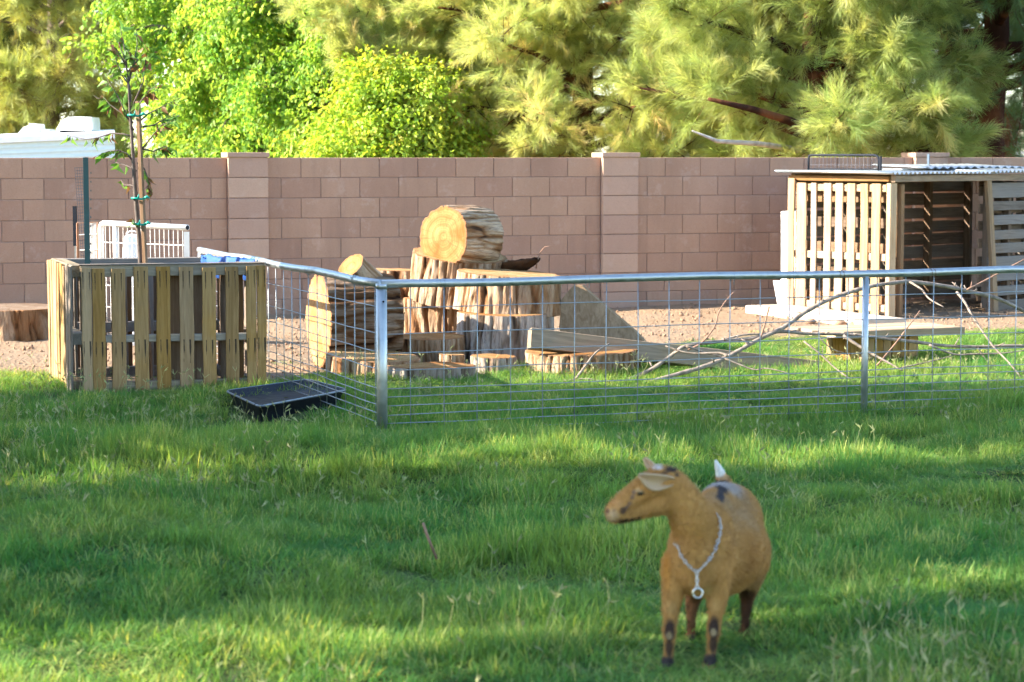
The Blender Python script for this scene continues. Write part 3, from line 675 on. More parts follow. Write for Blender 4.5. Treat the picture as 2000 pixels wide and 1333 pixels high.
# ---------------------------------------------------------------- sapling, stake, green post
def build_sapling():
    Y = 14.78; rg = random.Random(12)
    b = at(283, 700, Y); b.z = 0
    root = thing('sapling', b, 'thin young tree with sparse leaves growing in the pallet planter', 'sapling')
    def A(x, y, dy=0): return at(x, y, Y + dy)
    tp = [b, A(277, 560), A(272, 470), A(266, 400), A(261, 330), A(257, 260), A(253, 205), A(250, 150), A(241, 108), A(231, 82)]
    MB().tube(tp, [.019, .018, .017, .016, .014, .011, .008, .006, .004, .002], 8).build('trunk', M['sapling_bark'], root, True)
    brs = [[(263, 320), (248, 300), (232, 294), (212, 296), (182, 308)], [(262, 268), (240, 262), (217, 261), (190, 270), (168, 273), (131, 265)], [(261, 255), (246, 222), (226, 180), (210, 160)],
           [(270, 240), (290, 222), (314, 210), (353, 191)], [(274, 296), (296, 268), (316, 244), (340, 236)], [(266, 366), (255, 362), (243, 362), (236, 352)], [(258, 215), (270, 205), (294, 175), (308, 166)],
           [(256, 200), (252, 160), (256, 120), (250, 98)], [(260, 240), (236, 220), (215, 205), (202, 190)], [(268, 318), (282, 330), (290, 350), (296, 372)], [(266, 334), (250, 325), (235, 320), (216, 316)], [(252, 165), (240, 150), (228, 122), (222, 96)], [(272, 290), (300, 296), (322, 286), (338, 292)], [(258, 210), (280, 160), (284, 120), (292, 92)], [(266, 250), (300, 245), (326, 230), (344, 222)], [(270, 448), (262, 434), (258, 425)], [(250, 150), (245, 110), (240, 78), (234, 52)], [(252, 160), (262, 122), (268, 88), (266, 60)], [(246, 128), (230, 100), (214, 84)], [(250, 140), (276, 110), (296, 96)]]
    br = MB(); lp = []
    for k, q in enumerate(brs):
        dy = rg.uniform(-.25, .25); n = len(q)
        pts = [A(x, y, dy*i/(n-1)) for i, (x, y) in enumerate(q)]
        br.tube(pts, [.007*(1-.8*i/(n-1)) for i in range(n)], 5)
        m = 16 if k not in (5, 15, 10) else 4
        for i in range(m):
            f = rg.uniform(.35, 1.0)*(n-1); j = min(n-2, int(f)); lp.append((pts[j].lerp(pts[j+1], f-j), (pts[j+1]-pts[j]).normalized()))
    br.build('branches', M['sapling_bark'], root, True)
    meshes = []
    for i, mt in enumerate((LM['sap'], LM['sap'], LM['sap'], LM['sap'], LM['sapbrown'])):
        v, f = leaf_quad(Vector((0, 0, 0)), Vector((1, 0, 0)), Vector((0, 0, 1)), .075, .034, .3)
        # curl
        v = [Vector((p.x, p.y, p.z - (p.x*p.x)*(2+i))) for p in v]; meshes.append(MB().add(v, f).mesh('leaf', mt, True))
    for p, d in lp:
        dv = (d*.5 + rv(rg)*.6 + Vector((0, 0, -.75))).normalized()
        q = Quaternion(dv, rg.uniform(0, 6.28)) @ dv.to_track_quat('X', 'Z'); s = rg.uniform(.65, 1.25)
        s *= 1.08; place('leaf', rg.choice(meshes), Matrix.LocRotScale(p, q, (s, s, s)), root)
    # stake with ties
    sb = at(294, 700, Y-.02); sb.z = 0; st = at(269, 198, Y-.02)
    s = thing('wooden_stake', sb, 'tall brown wooden stake tied beside the sapling trunk', 'stake')
    board('post', (sb+st)/2, st-sb, Vector((1, -.3, 0)), (st-sb).length, .029, .03, M['stake'], s, .004, 6)
    for y in (226, 388, 438):
        c = at(265+(y-226)*.045, y, Y-.02); mb = MB(); ring = []
        for i in range(17):
            a = 2*math.pi*i/16; ring.append(c + Vector((.045*math.cos(a)-.006, .052*math.sin(a), .004*math.sin(a*2))))
        mb.tube(ring, .008, 6, False)
        mb.tube([c + Vector((.035, -.04, 0)), c + Vector((.062, -.05, .012)), c + Vector((.078, -.05, .004))], [.008, .012, .006], 6)
        mb.tube([c + Vector((0, -.05, .0)), c + Vector((.006, -.055, .03))], [.01, .004], 6)
        mb.build('tie', M['tape'], s, True)
    # T post
    g0 = at(169, 700, 14.55); g0.z = 0; g1 = at(172, 308, 14.55)
    t = thing('t_post', g0, 'dark green steel fence post standing in the planter left of the sapling', 'post')
    fr = frame((g0+g1)/2, (1, .25, 0), z=(g1-g0)); mb = MB(); L = (g1-g0).length
    mb.box((g0+g1)/2, (.036, .008, L), fr.to_3x3()); mb.box((g0+g1)/2 + fr.to_3x3() @ Vector((.0, .018, 0)), (.008, .028, L-.004), fr.to_3x3())
    mb.build('stem', M['tpost'], t)
    mb = MB(); 
    for i in range(24): mb.box(g0.lerp(g1, .06+.038*i) + fr.to_3x3() @ Vector((.0195, -.004, 0)), (.006, .012, .012), fr.to_3x3())
    mb.build('studs', M['tpost'], t)
build_sapling()
# ---------------------------------------------------------------- pipe and wire fence
def build_fence():
    C = at(745, 552, 12.15); zt = .868; C.z = 0
    u = Vector((.9375, .348, 0)); w = (Vector((-2.11, 15.7, 0)) - C); w.z = 0; Lw = w.length + .85; w.normalize()
    root = thing('pipe_fence', C, 'low galvanised pipe and wire mesh fence turning a corner by the planter', 'fence')
    s2 = None
    def post(p, r, name='post'):
        mb = MB(); mb.tube([p - ZU*.15, p + ZU*(zt-.02)], r, 18); return mb.build(name, M['galv'], root, True)
    post(C, .031); 
    MB().tube([C + ZU*(zt-.026), C + ZU*(zt+.0)], .034, 18).build('collar', M['galv'], root, True)
    MB().tube([C + Vector((.012, -.029, zt-.10)), C + Vector((.013, -.034, zt-.10))], .006, 8).build('bolt', M['blackmetal'], root)
    k = (1692-CX)/FPX; s2 = (k*C.y - C.x)/(u.x - k*u.y)
    post(C + u*s2, .021); post(C + u*(s2*2+.1), .021); post(C + w*(Lw-.03), .021)
    Lf = s2*2.0 + .6
    rp = lambda d, L, sag=0.0: [C + d*(L*i/10) + ZU*(zt - .006*math.sin(i*1.7)*(i % 10 > 0)) for i in range(11)]
    MB().tube(rp(u, Lf), .0235, 18).build('rail', M['galv'], root, True)
    MB().tube(rp(w, Lw), .0235, 18).build('rail', M['galv'], root, True)
    rt = random.Random(6)
    for d, t in [(u, .35), (u, 1.25), (u, 2.2), (u, 2.95), (u, 3.6), (u, 4.6), (w, .5), (w, 1.5), (w, 2.6)]:      # twisted tie wires round the rail
        c = C + d*t + ZU*(zt-.003); k_ = Vector((-d.y, d.x, 0)); MB().tube([c + (k_*math.cos(q) + ZU*math.sin(q))*.0262 + d*(.004*q - .012) for q in [math.pi*.35*i for i in range(13)]] + [c + d*.03 - ZU*.05], .0022, 5).build('tie_wire', M['rust'] if rt.random() < .3 else M['wire'], root, True)
    hz = (.73, .578, .47, .37, .262, .215, .164, .113, .062, .014)
    rg = random.Random(4)
    for d, L, sp in ((u, Lf, .2032), (w, Lw-.03, .2032)):
        off = Vector((-d.y, d.x, 0))*.0 
        n = int(L/sp)
        for i in range(1, n+1):
            p = C + d*(i*sp - (.03 if d is u else .08)); j = rg.uniform(-.004, .004)
            if d is u and abs(i*sp - .03 - s2) < .024: continue
            MB().tube([p - ZU*.03 + d*j, p + ZU*.4 + d*rg.uniform(-.004, .004), p + ZU*(zt-.015)], .0031, 6).build('wire', M['wire'], root, True)
        for z in hz:
            m = 14; pts = [C + d*(L*i/m) + ZU*(z + rg.uniform(-.004, .004)) + Vector((.0, -.0058, 0)) for i in range(m+1)]
            MB().tube(pts, .0031, 6).build('wire', M['wire'], root, True)
build_fence()
# ---------------------------------------------------------------- logs
def log_geo(Rr, L, seed, nseg=300, nlen=26, ridge=.034, flare=0.0, lump=.10, furrows=26, sq=1.0, cut_lo=(0, 0), cut_hi=(0, 0)):
    th = np.linspace(0, 2*np.pi, nseg, endpoint=False); zt = np.linspace(0, 1, nlen)
    T, Zt = np.meshgrid(th, zt); c, s = np.cos(T), np.sin(T)
    low = (fbm(c*1.3+5, s*1.3+5, Zt*.5, seed, 2) - .5)*2*lump
    wob = (fbm(c*2+9, s*2+9, Zt*L*2.6, seed+3, 3) - .5)*1.1
    n1 = vnoise(T/(2*np.pi)*furrows*.9 + wob*1.2 + 50, Zt*L*1.1 + seed, 0, seed+1); n2 = vnoise(T/(2*np.pi)*furrows*1.7 + wob*2.0 + 50, Zt*L*2.8, 0, seed+2)
    fur = 1 - np.exp(-((n1-.5)/.085)**2); fur2 = 1 - np.exp(-((n2-.5)/.07)**2)
    fade = np.minimum(1, np.minimum((T)/.25, (2*np.pi-T)/.25)); fur = fur*fade + .5*(1-fade); fur2 = fur2*fade + .5*(1-fade)
    rid = np.clip(fur*.62 + fur2*.38, 0, 1)
    r = Rr*(1 + low + flare*(1-Zt)**2) + ridge*.8*(rid-.7) + ridge*.9*(fbm(c*14, s*14, Zt*L*5, seed+7, 3)-.5)
    x, y = r*c, r*s*sq
    z = Zt*L + (1-Zt)*(x*cut_lo[0] + y*cut_lo[1]) + Zt*(x*cut_hi[0] + y*cut_hi[1])
    return np.stack([x, y, z], -1), rid
_lc = [0]
def log(name, label, base, axis, Rr, L, mat='bark', cut='cut', parent=None, ref=None, group=None, cat='log', root_at=None, **kw):
    """a sawn piece of trunk: bark, two cut faces"""
    _lc[0] += 1; seed = 40 + _lc[0]*13
    V, rid = log_geo(Rr, L, kw.pop('seed', seed), **kw); nl, ns = V.shape[:2]
    z = Vector(axis).normalized(); x = (Vector(ref) if ref else Vector((.83, -.31, .46))); x = (x - z*x.dot(z)).normalized(); y = z.cross(x)
    m = Matrix((x, y, z)).transposed().to_4x4(); m.translation = Vector(base)
    root = parent or thing(name, root_at if root_at else (base[0], base[1], min(base[2], base[2]+L*z.z)), label, cat, group)
    i = np.arange((nl-1)*ns); r, c = i // ns, i % ns; c2 = (c+1) % ns
    me = npmesh('bark', V.reshape(-1, 3), np.stack([r*ns+c, r*ns+c2, (r+1)*ns+c2, (r+1)*ns+c], 1), M[mat], True)
    a = me.attributes.new('ridge', 'FLOAT', 'POINT'); a.data.foreach_set('value', rid.ravel().astype(np.float32))
    place('bark', me, m, root)
    for end in (0, nl-1):
        rim = V[end]; cen = rim.mean(0); rings = [1.0, .975, .85, .65, .42, .2]; vs = []; rv_ = []
        for q in rings:
            p = cen + (rim-cen)*q
            if q < .99: p = p + np.array([0, 0, 1.0])*((.004 if end else -.004) + (fbm(p[:, 0]*14, p[:, 1]*14, 0, seed, 2)[:, None]-.5)*.006)*np.array([0, 0, 1.0])
            vs.append(p); rv_.append(np.full(ns, q))
        vs.append(cen[None]); rv_.append(np.zeros(1)); vv = np.concatenate(vs); F = []
        for k in range(len(rings)-1):
            cc = np.arange(ns); c2 = (cc+1) % ns; F.append(np.stack([k*ns+cc, k*ns+c2, (k+1)*ns+c2, (k+1)*ns+cc], 1))
        F = np.concatenate(F).tolist(); kk = (len(rings)-1)*ns; F += [(kk+q, kk+(q+1) % ns, kk+ns) for q in range(ns)]
        if not end: F = [tuple(reversed(f)) for f in F]
        cm = bpy.data.meshes.new('cut_face'); cm.from_pydata(vv.tolist(), [], F); cm.materials.append(M[cut])
        a = cm.attributes.new('rim', 'FLOAT', 'POINT'); a.data.foreach_set('value', np.concatenate(rv_).astype(np.float32)); cm.update()
        place('cut_face', cm, m, root)
    return root
G_ = 'sawn logs and stump slices of the climbing pile'
def ctr(px, py, Y, z=None):
    p = at(px, py, Y)
    if z is not None: p.z = z
    return p
def build_pile():
    # uprights and tiers
    log('stump', 'stump in the back of the pile, left of the stacked slices', ctr(775, 600, 17.75, -.02), (.02, .03, 1), .36, .665, group=G_, flare=.05, cat='stump', cut='cut_pale')
    log('stump', 'brown stump carrying the left end of the upper slice', ctr(868, 640, 17.45, -.02), (0, 0, 1), .33, .455, group=G_, cat='stump', ridge=0.045)
    log('stump', 'wide pale stump flaring to the ground in the front middle of the pile', ctr(985, 660, 16.55, -.02), (.01, -.02, 1), .365, .405, mat='bark_grey', group=G_, flare=.10, cat='stump', ridge=0.030, furrows=34)
    log('log_slice', 'thick upper slice whose top the upright round leans on', ctr(889, 560, 17.32, .425), (.09, -.13, 1), .375, .375, group=G_, ridge=0.048, lump=.07, furrows=30, cat='log slice', cut='cut_pale')
    log('log_slice', 'broad thick slice resting on the pale front stump, under the rail', ctr(990, 590, 16.72, .380), (.06, -.02, 1), .40, .295, group=G_, ridge=0.051, lump=.06, furrows=30, cat='log slice', cut='cut_pale', flare=.03)
    # big upright round on top
    f0 = ctr(866, 464, 16.98); ax = Vector((.62, .76, -.07))
    log('log_round', 'big round with bright orange cut face set on edge atop the pile', f0, ax, .272, .42, group=G_, flare=-.08, lump=.04, ridge=0.022, ref=(-.7, .5, .1), furrows=31, cat='log', root_at=f0 - ZU*.26)
    # left horizontal log with stub
    c = ctr(622, 638, 15.95); c.z = .355; ax = Vector((.93, .36, 0)).normalized()
    lg = log('log', 'log lying on its side at the left of the pile, bright cut end facing left', c, ax, .345, .56, mat='bark_dark', group=G_, lump=.07, ridge=0.039, ref=(0, 0, 1), furrows=29, root_at=(c.x+.2, c.y, 0), cut='cut_pale')
    s0 = c + ax*.46 + ZU*.20
    V, rid = log_geo(.112, .34, 900, 60, 10, .016, .25, .05, 12)
    z = Vector((-.62, -.62, .75)).normalized(); x = Vector((1, 0, 0)); x = (x-z*x.dot(z)).normalized(); y = z.cross(x); m = Matrix((x, y, z)).transposed().to_4x4(); m.translation = s0
    i = np.arange(9*60); r, cc = i//60, i % 60
    me = npmesh('branch_stub', V.reshape(-1, 3), np.stack([r*60+cc, r*60+(cc+1) % 60, (r+1)*60+(cc+1) % 60, (r+1)*60+cc], 1), M['bark'], True)
    a = me.attributes.new('ridge', 'FLOAT', 'POINT'); a.data.foreach_set('value', rid.ravel().astype(np.float32)); stub = place('branch_stub', me, m, lg)
    rim = V[-1]; vv = [tuple(q) for q in rim] + [tuple(rim.mean(0)*.0 + np.array([0, 0, .33]))]; cm = bpy.data.meshes.new('cut_face'); cm.from_pydata(vv, [], [(k, (k+1) % 60, 60) for k in range(60)]); cm.materials.append(M['cut'])
    a = cm.attributes.new('rim', 'FLOAT', 'POINT'); a.data.foreach_set('value', np.array([1.0]*60+[0], np.float32)); place('cut_face', cm, m, lg)
    # gnarled root on the log
    rg = random.Random(2); kn = MB()
    for k in range(5):
        p0 = c + ax*(.16+.03*k) + Vector((.02*k, -.19, .215)); kn.tube([p0 + Vector((.10-.03*k, .02, .06)), p0 + Vector((.03, -.02, 0)), p0 + Vector((-.05+.03*k, -.03, -.08-.02*k))], [.02, .024, .008], 8)
    kn.build('knot', M['bark'], lg, True)
    # low slices
    log('log_slice', 'low round slice on the grass in front of the lying log', ctr(727, 700, 15.55, -.02), (.05, -.04, 1), .335, .155, group=G_, ridge=0.030, lump=.07, furrows=37, cat='log slice', cut='cut_pale')
    log('log_slice', 'low slice between the front stump and the lying log, sawdust on its top', ctr(838, 690, 16.28, -.02), (0, -.02, 1), .27, .235, group=G_, ridge=0.030, furrows=37, cat='log slice')
    log('log_slice', 'grey slice sunk in the grass at the front edge of the pile', ctr(842, 730, 15.22, -.04), (0, .02, 1), .31, .135, mat='bark_grey', group=G_, ridge=0.024, furrows=40, cat='log slice')
    log('log_slice', 'small offcut slice wedged against the foot of the pale stump', ctr(880, 705, 15.82, -.02), (.04, 0, 1), .10, .14, mat='bark', group=G_, ridge=0.018, nseg=60, cat='log slice', cut='cut_pale')
    log('log_slice', 'whitish slab end showing in the grass below the pale stump', ctr(962, 715, 15.62, -.03), (.03, 0, 1), .165, .155, mat='bark_grey', group=G_, ridge=0.021, nseg=80, cat='log slice')
    log('log_slice', 'wide low slice under the grey beam at the right of the pile', ctr(1140, 720, 15.72, -.02), (-.04, -.02, 1), .425, .185, group=G_, ridge=0.045, furrows=37, cat='log slice')
    # hollow bark wedge on the tier
    mb = MB(); n = 12; ring = []
    A, B = at(978, 512, 17.3), at(1050, 512, 17.0)
    for i in range(9):
        t = i/8; p = A.lerp(B, t)
        for k in range(n):
            a = math.pi*(k/(n-1)); w = .10*math.sin(math.pi*min(1, t*.55+.30))*(1-t**4*.75); ring.append(p + Vector((.25*math.cos(a)*w, math.cos(a)*w, -math.sin(a)*w*.95 + .035*t + .006*math.sin(k*3+i*2))))
    fs = [(i*n+k, i*n+k+1, (i+1)*n+k+1, (i+1)*n+k) for i in range(8) for k in range(n-1)]
    o = mb.add(ring, fs).build('bark_piece', M['bark'], None, True); sm = o.modifiers.new('thick', 'SOLIDIFY'); sm.thickness = .025; sm.offset = -1
    tag(o, 'curved hollow piece of bark lying on the broad slice, right of the upright round', 'bark')
    tw = MB().tube([at(1047, 525, 17.0), at(1050, 508, 17.0), at(1056, 492, 17.0), at(1064, 483, 17.0), at(1077, 481, 17.0)], [.006, .005, .005, .004, .003], 6).build('twig', M['twig_red'], None, True)
    tag(tw, 'thin curled twig sticking up behind the right end of the pile', 'twig')
    # split wedge of wood
    p0, p1, p2, p3 = at(748, 652, 15.95), at(784, 612, 16.1), at(781, 640, 16.1), at(752, 622, 15.85)
    d = Vector((.02, .12, 0)); vs = [p0, p1, p2, p3]; vs = [v.copy() for v in vs] + [v + d for v in vs]
    o = MB().add([(v.x, v.y, v.z - .0) for v in vs], [(0, 2, 1, 3), (4, 7, 5, 6), (0, 3, 7, 4), (3, 1, 5, 7), (1, 2, 6, 5), (2, 0, 4, 6)]).build('wood_wedge', M['cut_pale'], None); tag(o, 'small split wedge of orange wood behind the corner post', 'wood')
    # leaning slab of wood
    q = [(1096, 586), (1112, 566), (1122, 557), (1136, 558), (1160, 580), (1205, 618), (1240, 648), (1266, 676), (1250, 694), (1180, 690), (1100, 672), (1092, 640)]
    pts = [at(x, y, 16.45 + (720-y)*.0016) for x, y in q]; nb = len(pts); bk = [p + Vector((.02, .07, 0)) for p in pts]
    o = MB().add(pts + bk, [tuple(range(nb-1, -1, -1)), tuple(range(nb, 2*nb))] + [(i, (i+1) % nb, nb+(i+1) % nb, nb+i) for i in range(nb)]).build('wood_slab', M['slabwood'], None)
    tag(o, 'triangular slab of weathered wood leaning at the right of the pile', 'wood slab')
    # grey beam
    a, b = at(1034, 662, 15.45), gr(1600, 727, -.03)
    bt = thing('beam', (b.x, b.y, 0), 'long grey beam sloping from the pile down into the grass', 'beam')
    board('timber', (a+b)/2, b-a, Vector((.1, .3, 1)), (b-a).length, .145, .10, M['lumber'], bt, .006, 8)
    # stump left of planter
    log('stump', 'low gnarled stump slice on bare earth left of the planter', ctr(20, 660, 18.85, -.02), (0, 0, 1), .46, .275, group=G_, ridge=0.075, lump=.09, furrows=18, cat='stump', flare=.04, cut='cut_grey')
build_pile()
# ---------------------------------------------------------------- dead branches
def build_branches():
    rg = random.Random(8)
    def lim(root, name, q, r0, r1, Ya, Yb, mat='twig', nubs=0):
        n = len(q); pts = [at(x, y, Ya + (Yb-Ya)*i/(n-1)) for i, (x, y) in enumerate(q)]
        # smooth by one subdivision
        sp = []
        for i in range(n-1):
            p0, p1, p2, p3 = pts[max(0, i-1)], pts[i], pts[i+1], pts[min(n-1, i+2)]
            for k in range(4):
                t = k/4; sp.append(.5*((2*p1) + (p2-p0)*t + (2*p0-5*p1+4*p2-p3)*t*t + (3*p1-p0-3*p2+p3)*t**3))
        sp.append(pts[-1]); m = len(sp); rad = [(r0 + (r1-r0)*i/(m-1))*rg.uniform(.9, 1.12) for i in range(m)]
        mb = MB().tube(sp, rad, 9)
        for k in range(nubs):
            j = rg.randrange(1, m-1); dv = rv(rg); dv.z = abs(dv.z)*.8 + .1; mb.tube([sp[j], sp[j] + dv*rg.uniform(.03, .09)], [rad[j]*.5, rad[j]*.3], 6)
        return mb.build(name, M[mat], root, True)
    b0 = gr(1240, 752, .0)
    R1 = thing('dead_branch', b0, 'large bare grey branch arching out of the grass behind the fence', 'branch')
    lim(R1, 'limb', [(1232, 757), (1310, 735), (1370, 718), (1420, 698), (1480, 664), (1530, 640), (1570, 612), (1620, 585), (1690, 562), (1745, 553), (1780, 551), (1850, 560), (1900, 571), (1950, 584), (2000, 608), (2060, 642)], .016, .014, 14.8, 16.2, nubs=14)
    for q, r, ya, yb, mt in [([(1777, 551), (1800, 566), (1815, 584), (1843, 600)], .009, 15.5, 15.2, 'twig'), ([(1869, 571), (1885, 592), (1899, 617), (1937, 673), (1970, 708), (1994, 737)], .010, 15.75, 15.2, 'twig'),
              ([(1889, 566), (1930, 545), (1999, 508), (2040, 488)], .008, 15.8, 16.1, 'twig_red'), ([(1420, 696), (1405, 690), (1345, 690), (1300, 676)], .010, 15.0, 15.1, 'twig'),
              ([(1415, 700), (1470, 722), (1500, 720), (1560, 735)], .007, 15.0, 14.9, 'twig'), ([(1485, 660), (1492, 640), (1502, 600), (1500, 612)], .008, 15.1, 15.1, 'twig_red')]:
        lim(R1, 'side_twig', q, r, r*.5, ya, yb, mt, 1)
    b1 = gr(1220, 742, 0)
    R2 = thing('dead_branch', b1, 'low bare branch lying level through the grass below the arching one', 'branch')
    lim(R2, 'limb', [(1230, 742), (1275, 720), (1310, 696), (1340, 676), (1400, 668), (1465, 662), (1500, 652), (1530, 648), (1580, 652), (1640, 653), (1690, 657), (1740, 663), (1800, 670), (1850, 676), (1910, 678), (1960, 676), (2010, 676)], .014, .011, 15.0, 15.6, nubs=16)
    for q, r, ya, yb, mt in [([(1343, 684), (1370, 670), (1395, 640), (1404, 610), (1418, 588), (1433, 571)], .007, 15.1, 15.2, 'twig_red'), ([(1570, 667), (1600, 690), (1630, 718), (1662, 742)], .008, 15.25, 15.0, 'twig'),
              ([(1647, 656), (1690, 684), (1730, 706), (1763, 724)], .012, 15.3, 15.1, 'twig'), ([(1713, 714), (1750, 670), (1780, 630), (1797, 607)], .007, 15.35, 15.5, 'twig_red'),
              ([(1815, 674), (1861, 692), (1900, 692), (1960, 690), (2005, 684)], .008, 15.4, 15.5, 'twig'), ([(1759, 719), (1810, 708), (1861, 695)], .006, 15.3, 15.4, 'twig'),
              ([(1910, 680), (1920, 694), (1928, 706)], .005, 15.5, 15.5, 'twig'), ([(1340, 676), (1380, 690), (1420, 700)], .010, 15.05, 15.1, 'twig'), ([(1600, 660), (1625, 682), (1650, 690)], .005, 15.2, 15.2, 'twig'),
              ([(1400, 668), (1450, 655), (1500, 652), (1560, 645)], .008, 15.3, 15.5, 'twig')]:
        lim(R2, 'side_twig', q, r, r*.5, ya, yb, mt, 1)
    b2 = gr(1125, 742, 0)
    R3 = thing('dead_branch', b2, 'short pale forked branch poking up in front of the wide low slice', 'branch')
    lim(R3, 'limb', [(1050, 752), (1110, 743), (1150, 741), (1190, 748)], .009, .006, 14.9, 14.9)
    lim(R3, 'side_twig', [(1124, 741), (1145, 713), (1165, 688), (1191, 671)], .010, .006, 14.9, 15.0)
    for q, lb in [([(826, 1022), (836, 1050), (853, 1092)], 'short broken stick leaning out of the shaded grass in the middle of the lawn')]:
        Y0 = gr(q[-1][0], q[-1][1], .05).y; n = len(q)
        o = MB().tube([at(x, y, Y0 + .02*i) for i, (x, y) in enumerate(q)], [.006]*n, 6).build('stick', M['twig_red'], None, True); tag(o, lb, 'stick')
build_branches()
# ---------------------------------------------------------------- shed
def build_shed():
    Cn = gr(1736, 623); B = gr(1547, 592, .09); B.z = 0
    e1 = (B-Cn).normalized(); e2 = Vector((-e1.y, e1.x, 0))
    if e2.x < 0: e2 = -e2
    L1 = (B-Cn).length; out = -e2; H = 1.335
    root = thing('pallet_shed', Cn, 'animal shelter built of upright pallets under a corrugated metal roof', 'shed')
    def grp(name, c, label=None):
        o = bpy.data.objects.new(name, None); COL.objects.link(o); o.location = Vector(c) - rootloc(root); o.parent = root; o.empty_display_size = .1
        if label: o['label'] = label
        return o
    pl = grp('pallet', Cn + e1*L1/2, 'sunlit pale pallet forming the left side')
    edges = [(1547, 1561), (1564, 1584), (1592, 1603), (1617, 1632), (1639, 1655), (1662, 1679), (1688, 1704), (1711, 1729)]
    def tpx(px): # along the side under a picture column
        k = (px-CX)/FPX; return (k*Cn.y - Cn.x)/(e1.x - k*e1.y)
    for i, (a, b) in enumerate(edges):
        ta, tb = tpx(a), tpx(b); c = Cn + e1*((ta+tb)/2)
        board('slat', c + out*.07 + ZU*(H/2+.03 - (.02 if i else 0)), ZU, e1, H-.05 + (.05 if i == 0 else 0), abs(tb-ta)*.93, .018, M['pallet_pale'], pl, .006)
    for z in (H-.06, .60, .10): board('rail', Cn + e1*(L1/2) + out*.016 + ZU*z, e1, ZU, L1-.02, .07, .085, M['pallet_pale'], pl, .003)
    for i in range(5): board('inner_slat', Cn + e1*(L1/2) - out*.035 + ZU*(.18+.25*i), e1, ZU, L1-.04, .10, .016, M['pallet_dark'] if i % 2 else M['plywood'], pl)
    board('corner_post', Cn - e1*.03 + out*.02 + ZU*(H/2), ZU, e1, H-.02, .05, .10, M['pallet_pale'], root)
    board('corner_post', Cn - e1*.045 - out*.09 + ZU*(H/2), ZU, e2, H-.04, .05, .07, M['plywood'], root)
    # back
    pb = grp('pallet', B + e2*1.2, 'dark slatted back wall inside the shelter')
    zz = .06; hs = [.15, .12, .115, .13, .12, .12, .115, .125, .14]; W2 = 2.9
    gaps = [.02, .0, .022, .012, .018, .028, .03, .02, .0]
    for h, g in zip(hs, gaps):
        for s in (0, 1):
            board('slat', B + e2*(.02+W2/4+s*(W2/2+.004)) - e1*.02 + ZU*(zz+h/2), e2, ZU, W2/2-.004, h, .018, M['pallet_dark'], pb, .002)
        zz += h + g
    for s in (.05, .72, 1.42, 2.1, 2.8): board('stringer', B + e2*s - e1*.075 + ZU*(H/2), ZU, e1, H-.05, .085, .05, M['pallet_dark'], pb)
    # right front pallet
    k = (1926-CX)/FPX; s0 = (k*Cn.y - Cn.x)/(e2.x - k*e2.y); Fp = Cn + e2*s0; W3 = 1.5
    pr = grp('pallet', Fp + e2*W3/2, 'weathered grey pallet across the right of the front')
    zz = H-.02
    for i, (h, g) in enumerate([(.155, .035), (.095, .048), (.10, .055), (.095, .038), (.105, .032), (.10, .055), (.10, .05), (.10, .05), (.12, 0)]):
        board('slat', Fp + e2*(W3/2+.01) + e1*-.01 + ZU*(zz-h/2), e2, ZU, W3, h, .018, M['pallet_grey'], pr, .004); zz -= h+g
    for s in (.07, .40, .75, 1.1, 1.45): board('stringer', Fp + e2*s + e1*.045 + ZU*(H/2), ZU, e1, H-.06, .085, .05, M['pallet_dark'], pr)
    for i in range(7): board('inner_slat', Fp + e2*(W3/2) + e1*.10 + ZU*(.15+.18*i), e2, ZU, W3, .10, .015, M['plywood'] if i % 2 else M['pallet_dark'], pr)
    a, b = Fp - e2*.06 - e1*.05 + ZU*(H+.005), Fp + e2*.03 - e1*.10
    board('leaning_post', (a+b)/2, a-b, e2, (a-b).length, .075, .045, M['lumber'], root, .005)
    # right end wall so that the shelter is closed
    pe = grp('pallet', Fp + e2*W3 + e1*L1/2)
    for i in range(8): board('slat', Fp + e2*(W3+.05) + e1*(L1*(.1+.115*i)) + ZU*(H/2), ZU, e1, H-.04, .11, .018, M['pallet_grey'], pe)
    for z in (H-.06, .1): board('rail', Fp + e2*(W3-.0) + e1*(L1*.52) + ZU*z, e1, ZU, L1*.86, .07, .08, M['pallet_grey'], pe)
    Wt = s0 + W3
    board('header', Cn + e2*(Wt/2+.02) - e1*.05 + ZU*(H+.035), e2, ZU, Wt+.10, .065, .06, M['lumber'], root, .003, 8)
    board('side_beam', Cn + e1*(L1/2) + out*.03 + ZU*(H+.032), e1, ZU, L1+.03, .054, .05, M['stake'], root, .003)
    board('header', B + e2*(Wt/2) + e1*.0 + ZU*(H+.042), e2, ZU, Wt, .075, .06, M['lumber'], root, .003)
    # corrugated sheets
    def sheet(name, o, du, dv, Lu, Lv, z0, z1, pitch=.068, amp=.013, label=None):
        n = int(Lu/pitch*10); vs = []; fs = []; m = 3
        for j in range(m+1):
            for i in range(n+1):
                u = Lu*i/n; v = Lv*j/m; q = o + du*u + dv*v; vs.append((q.x, q.y, z0 + (z1-z0)*j/m + amp*math.sin(2*math.pi*u/pitch) + .004*math.sin(u*2.1+j)))
        for j in range(m):
            for i in range(n): a_ = j*(n+1)+i; fs.append((a_, a_+1, a_+n+2, a_+n+1))
        ob = MB().add(vs, fs).build(name, M['roofmetal'], root, True); sm = ob.modifiers.new('thick', 'SOLIDIFY'); sm.thickness = .003; return ob
    sheet('roof_sheet', Cn - e2*.16 - e1*.14, e2, e1, 1.70, L1+.26, H+.088, H+.100)
    sheet('roof_sheet', Cn + e2*1.42 - e1*.16, e2, e1, Wt-1.2, L1+.30, H+.096, H+.110)
    ls = sheet('loose_sheet', Cn + e2*.98 + e1*.35, e2, e1, 1.7, .7, H+.135, H+.160, .13, .012)
    board('batten', Cn + e2*1.85 + e1*.7 + ZU*(H+.118), e1, ZU, .7, .016, .05, M['lumber'], root)
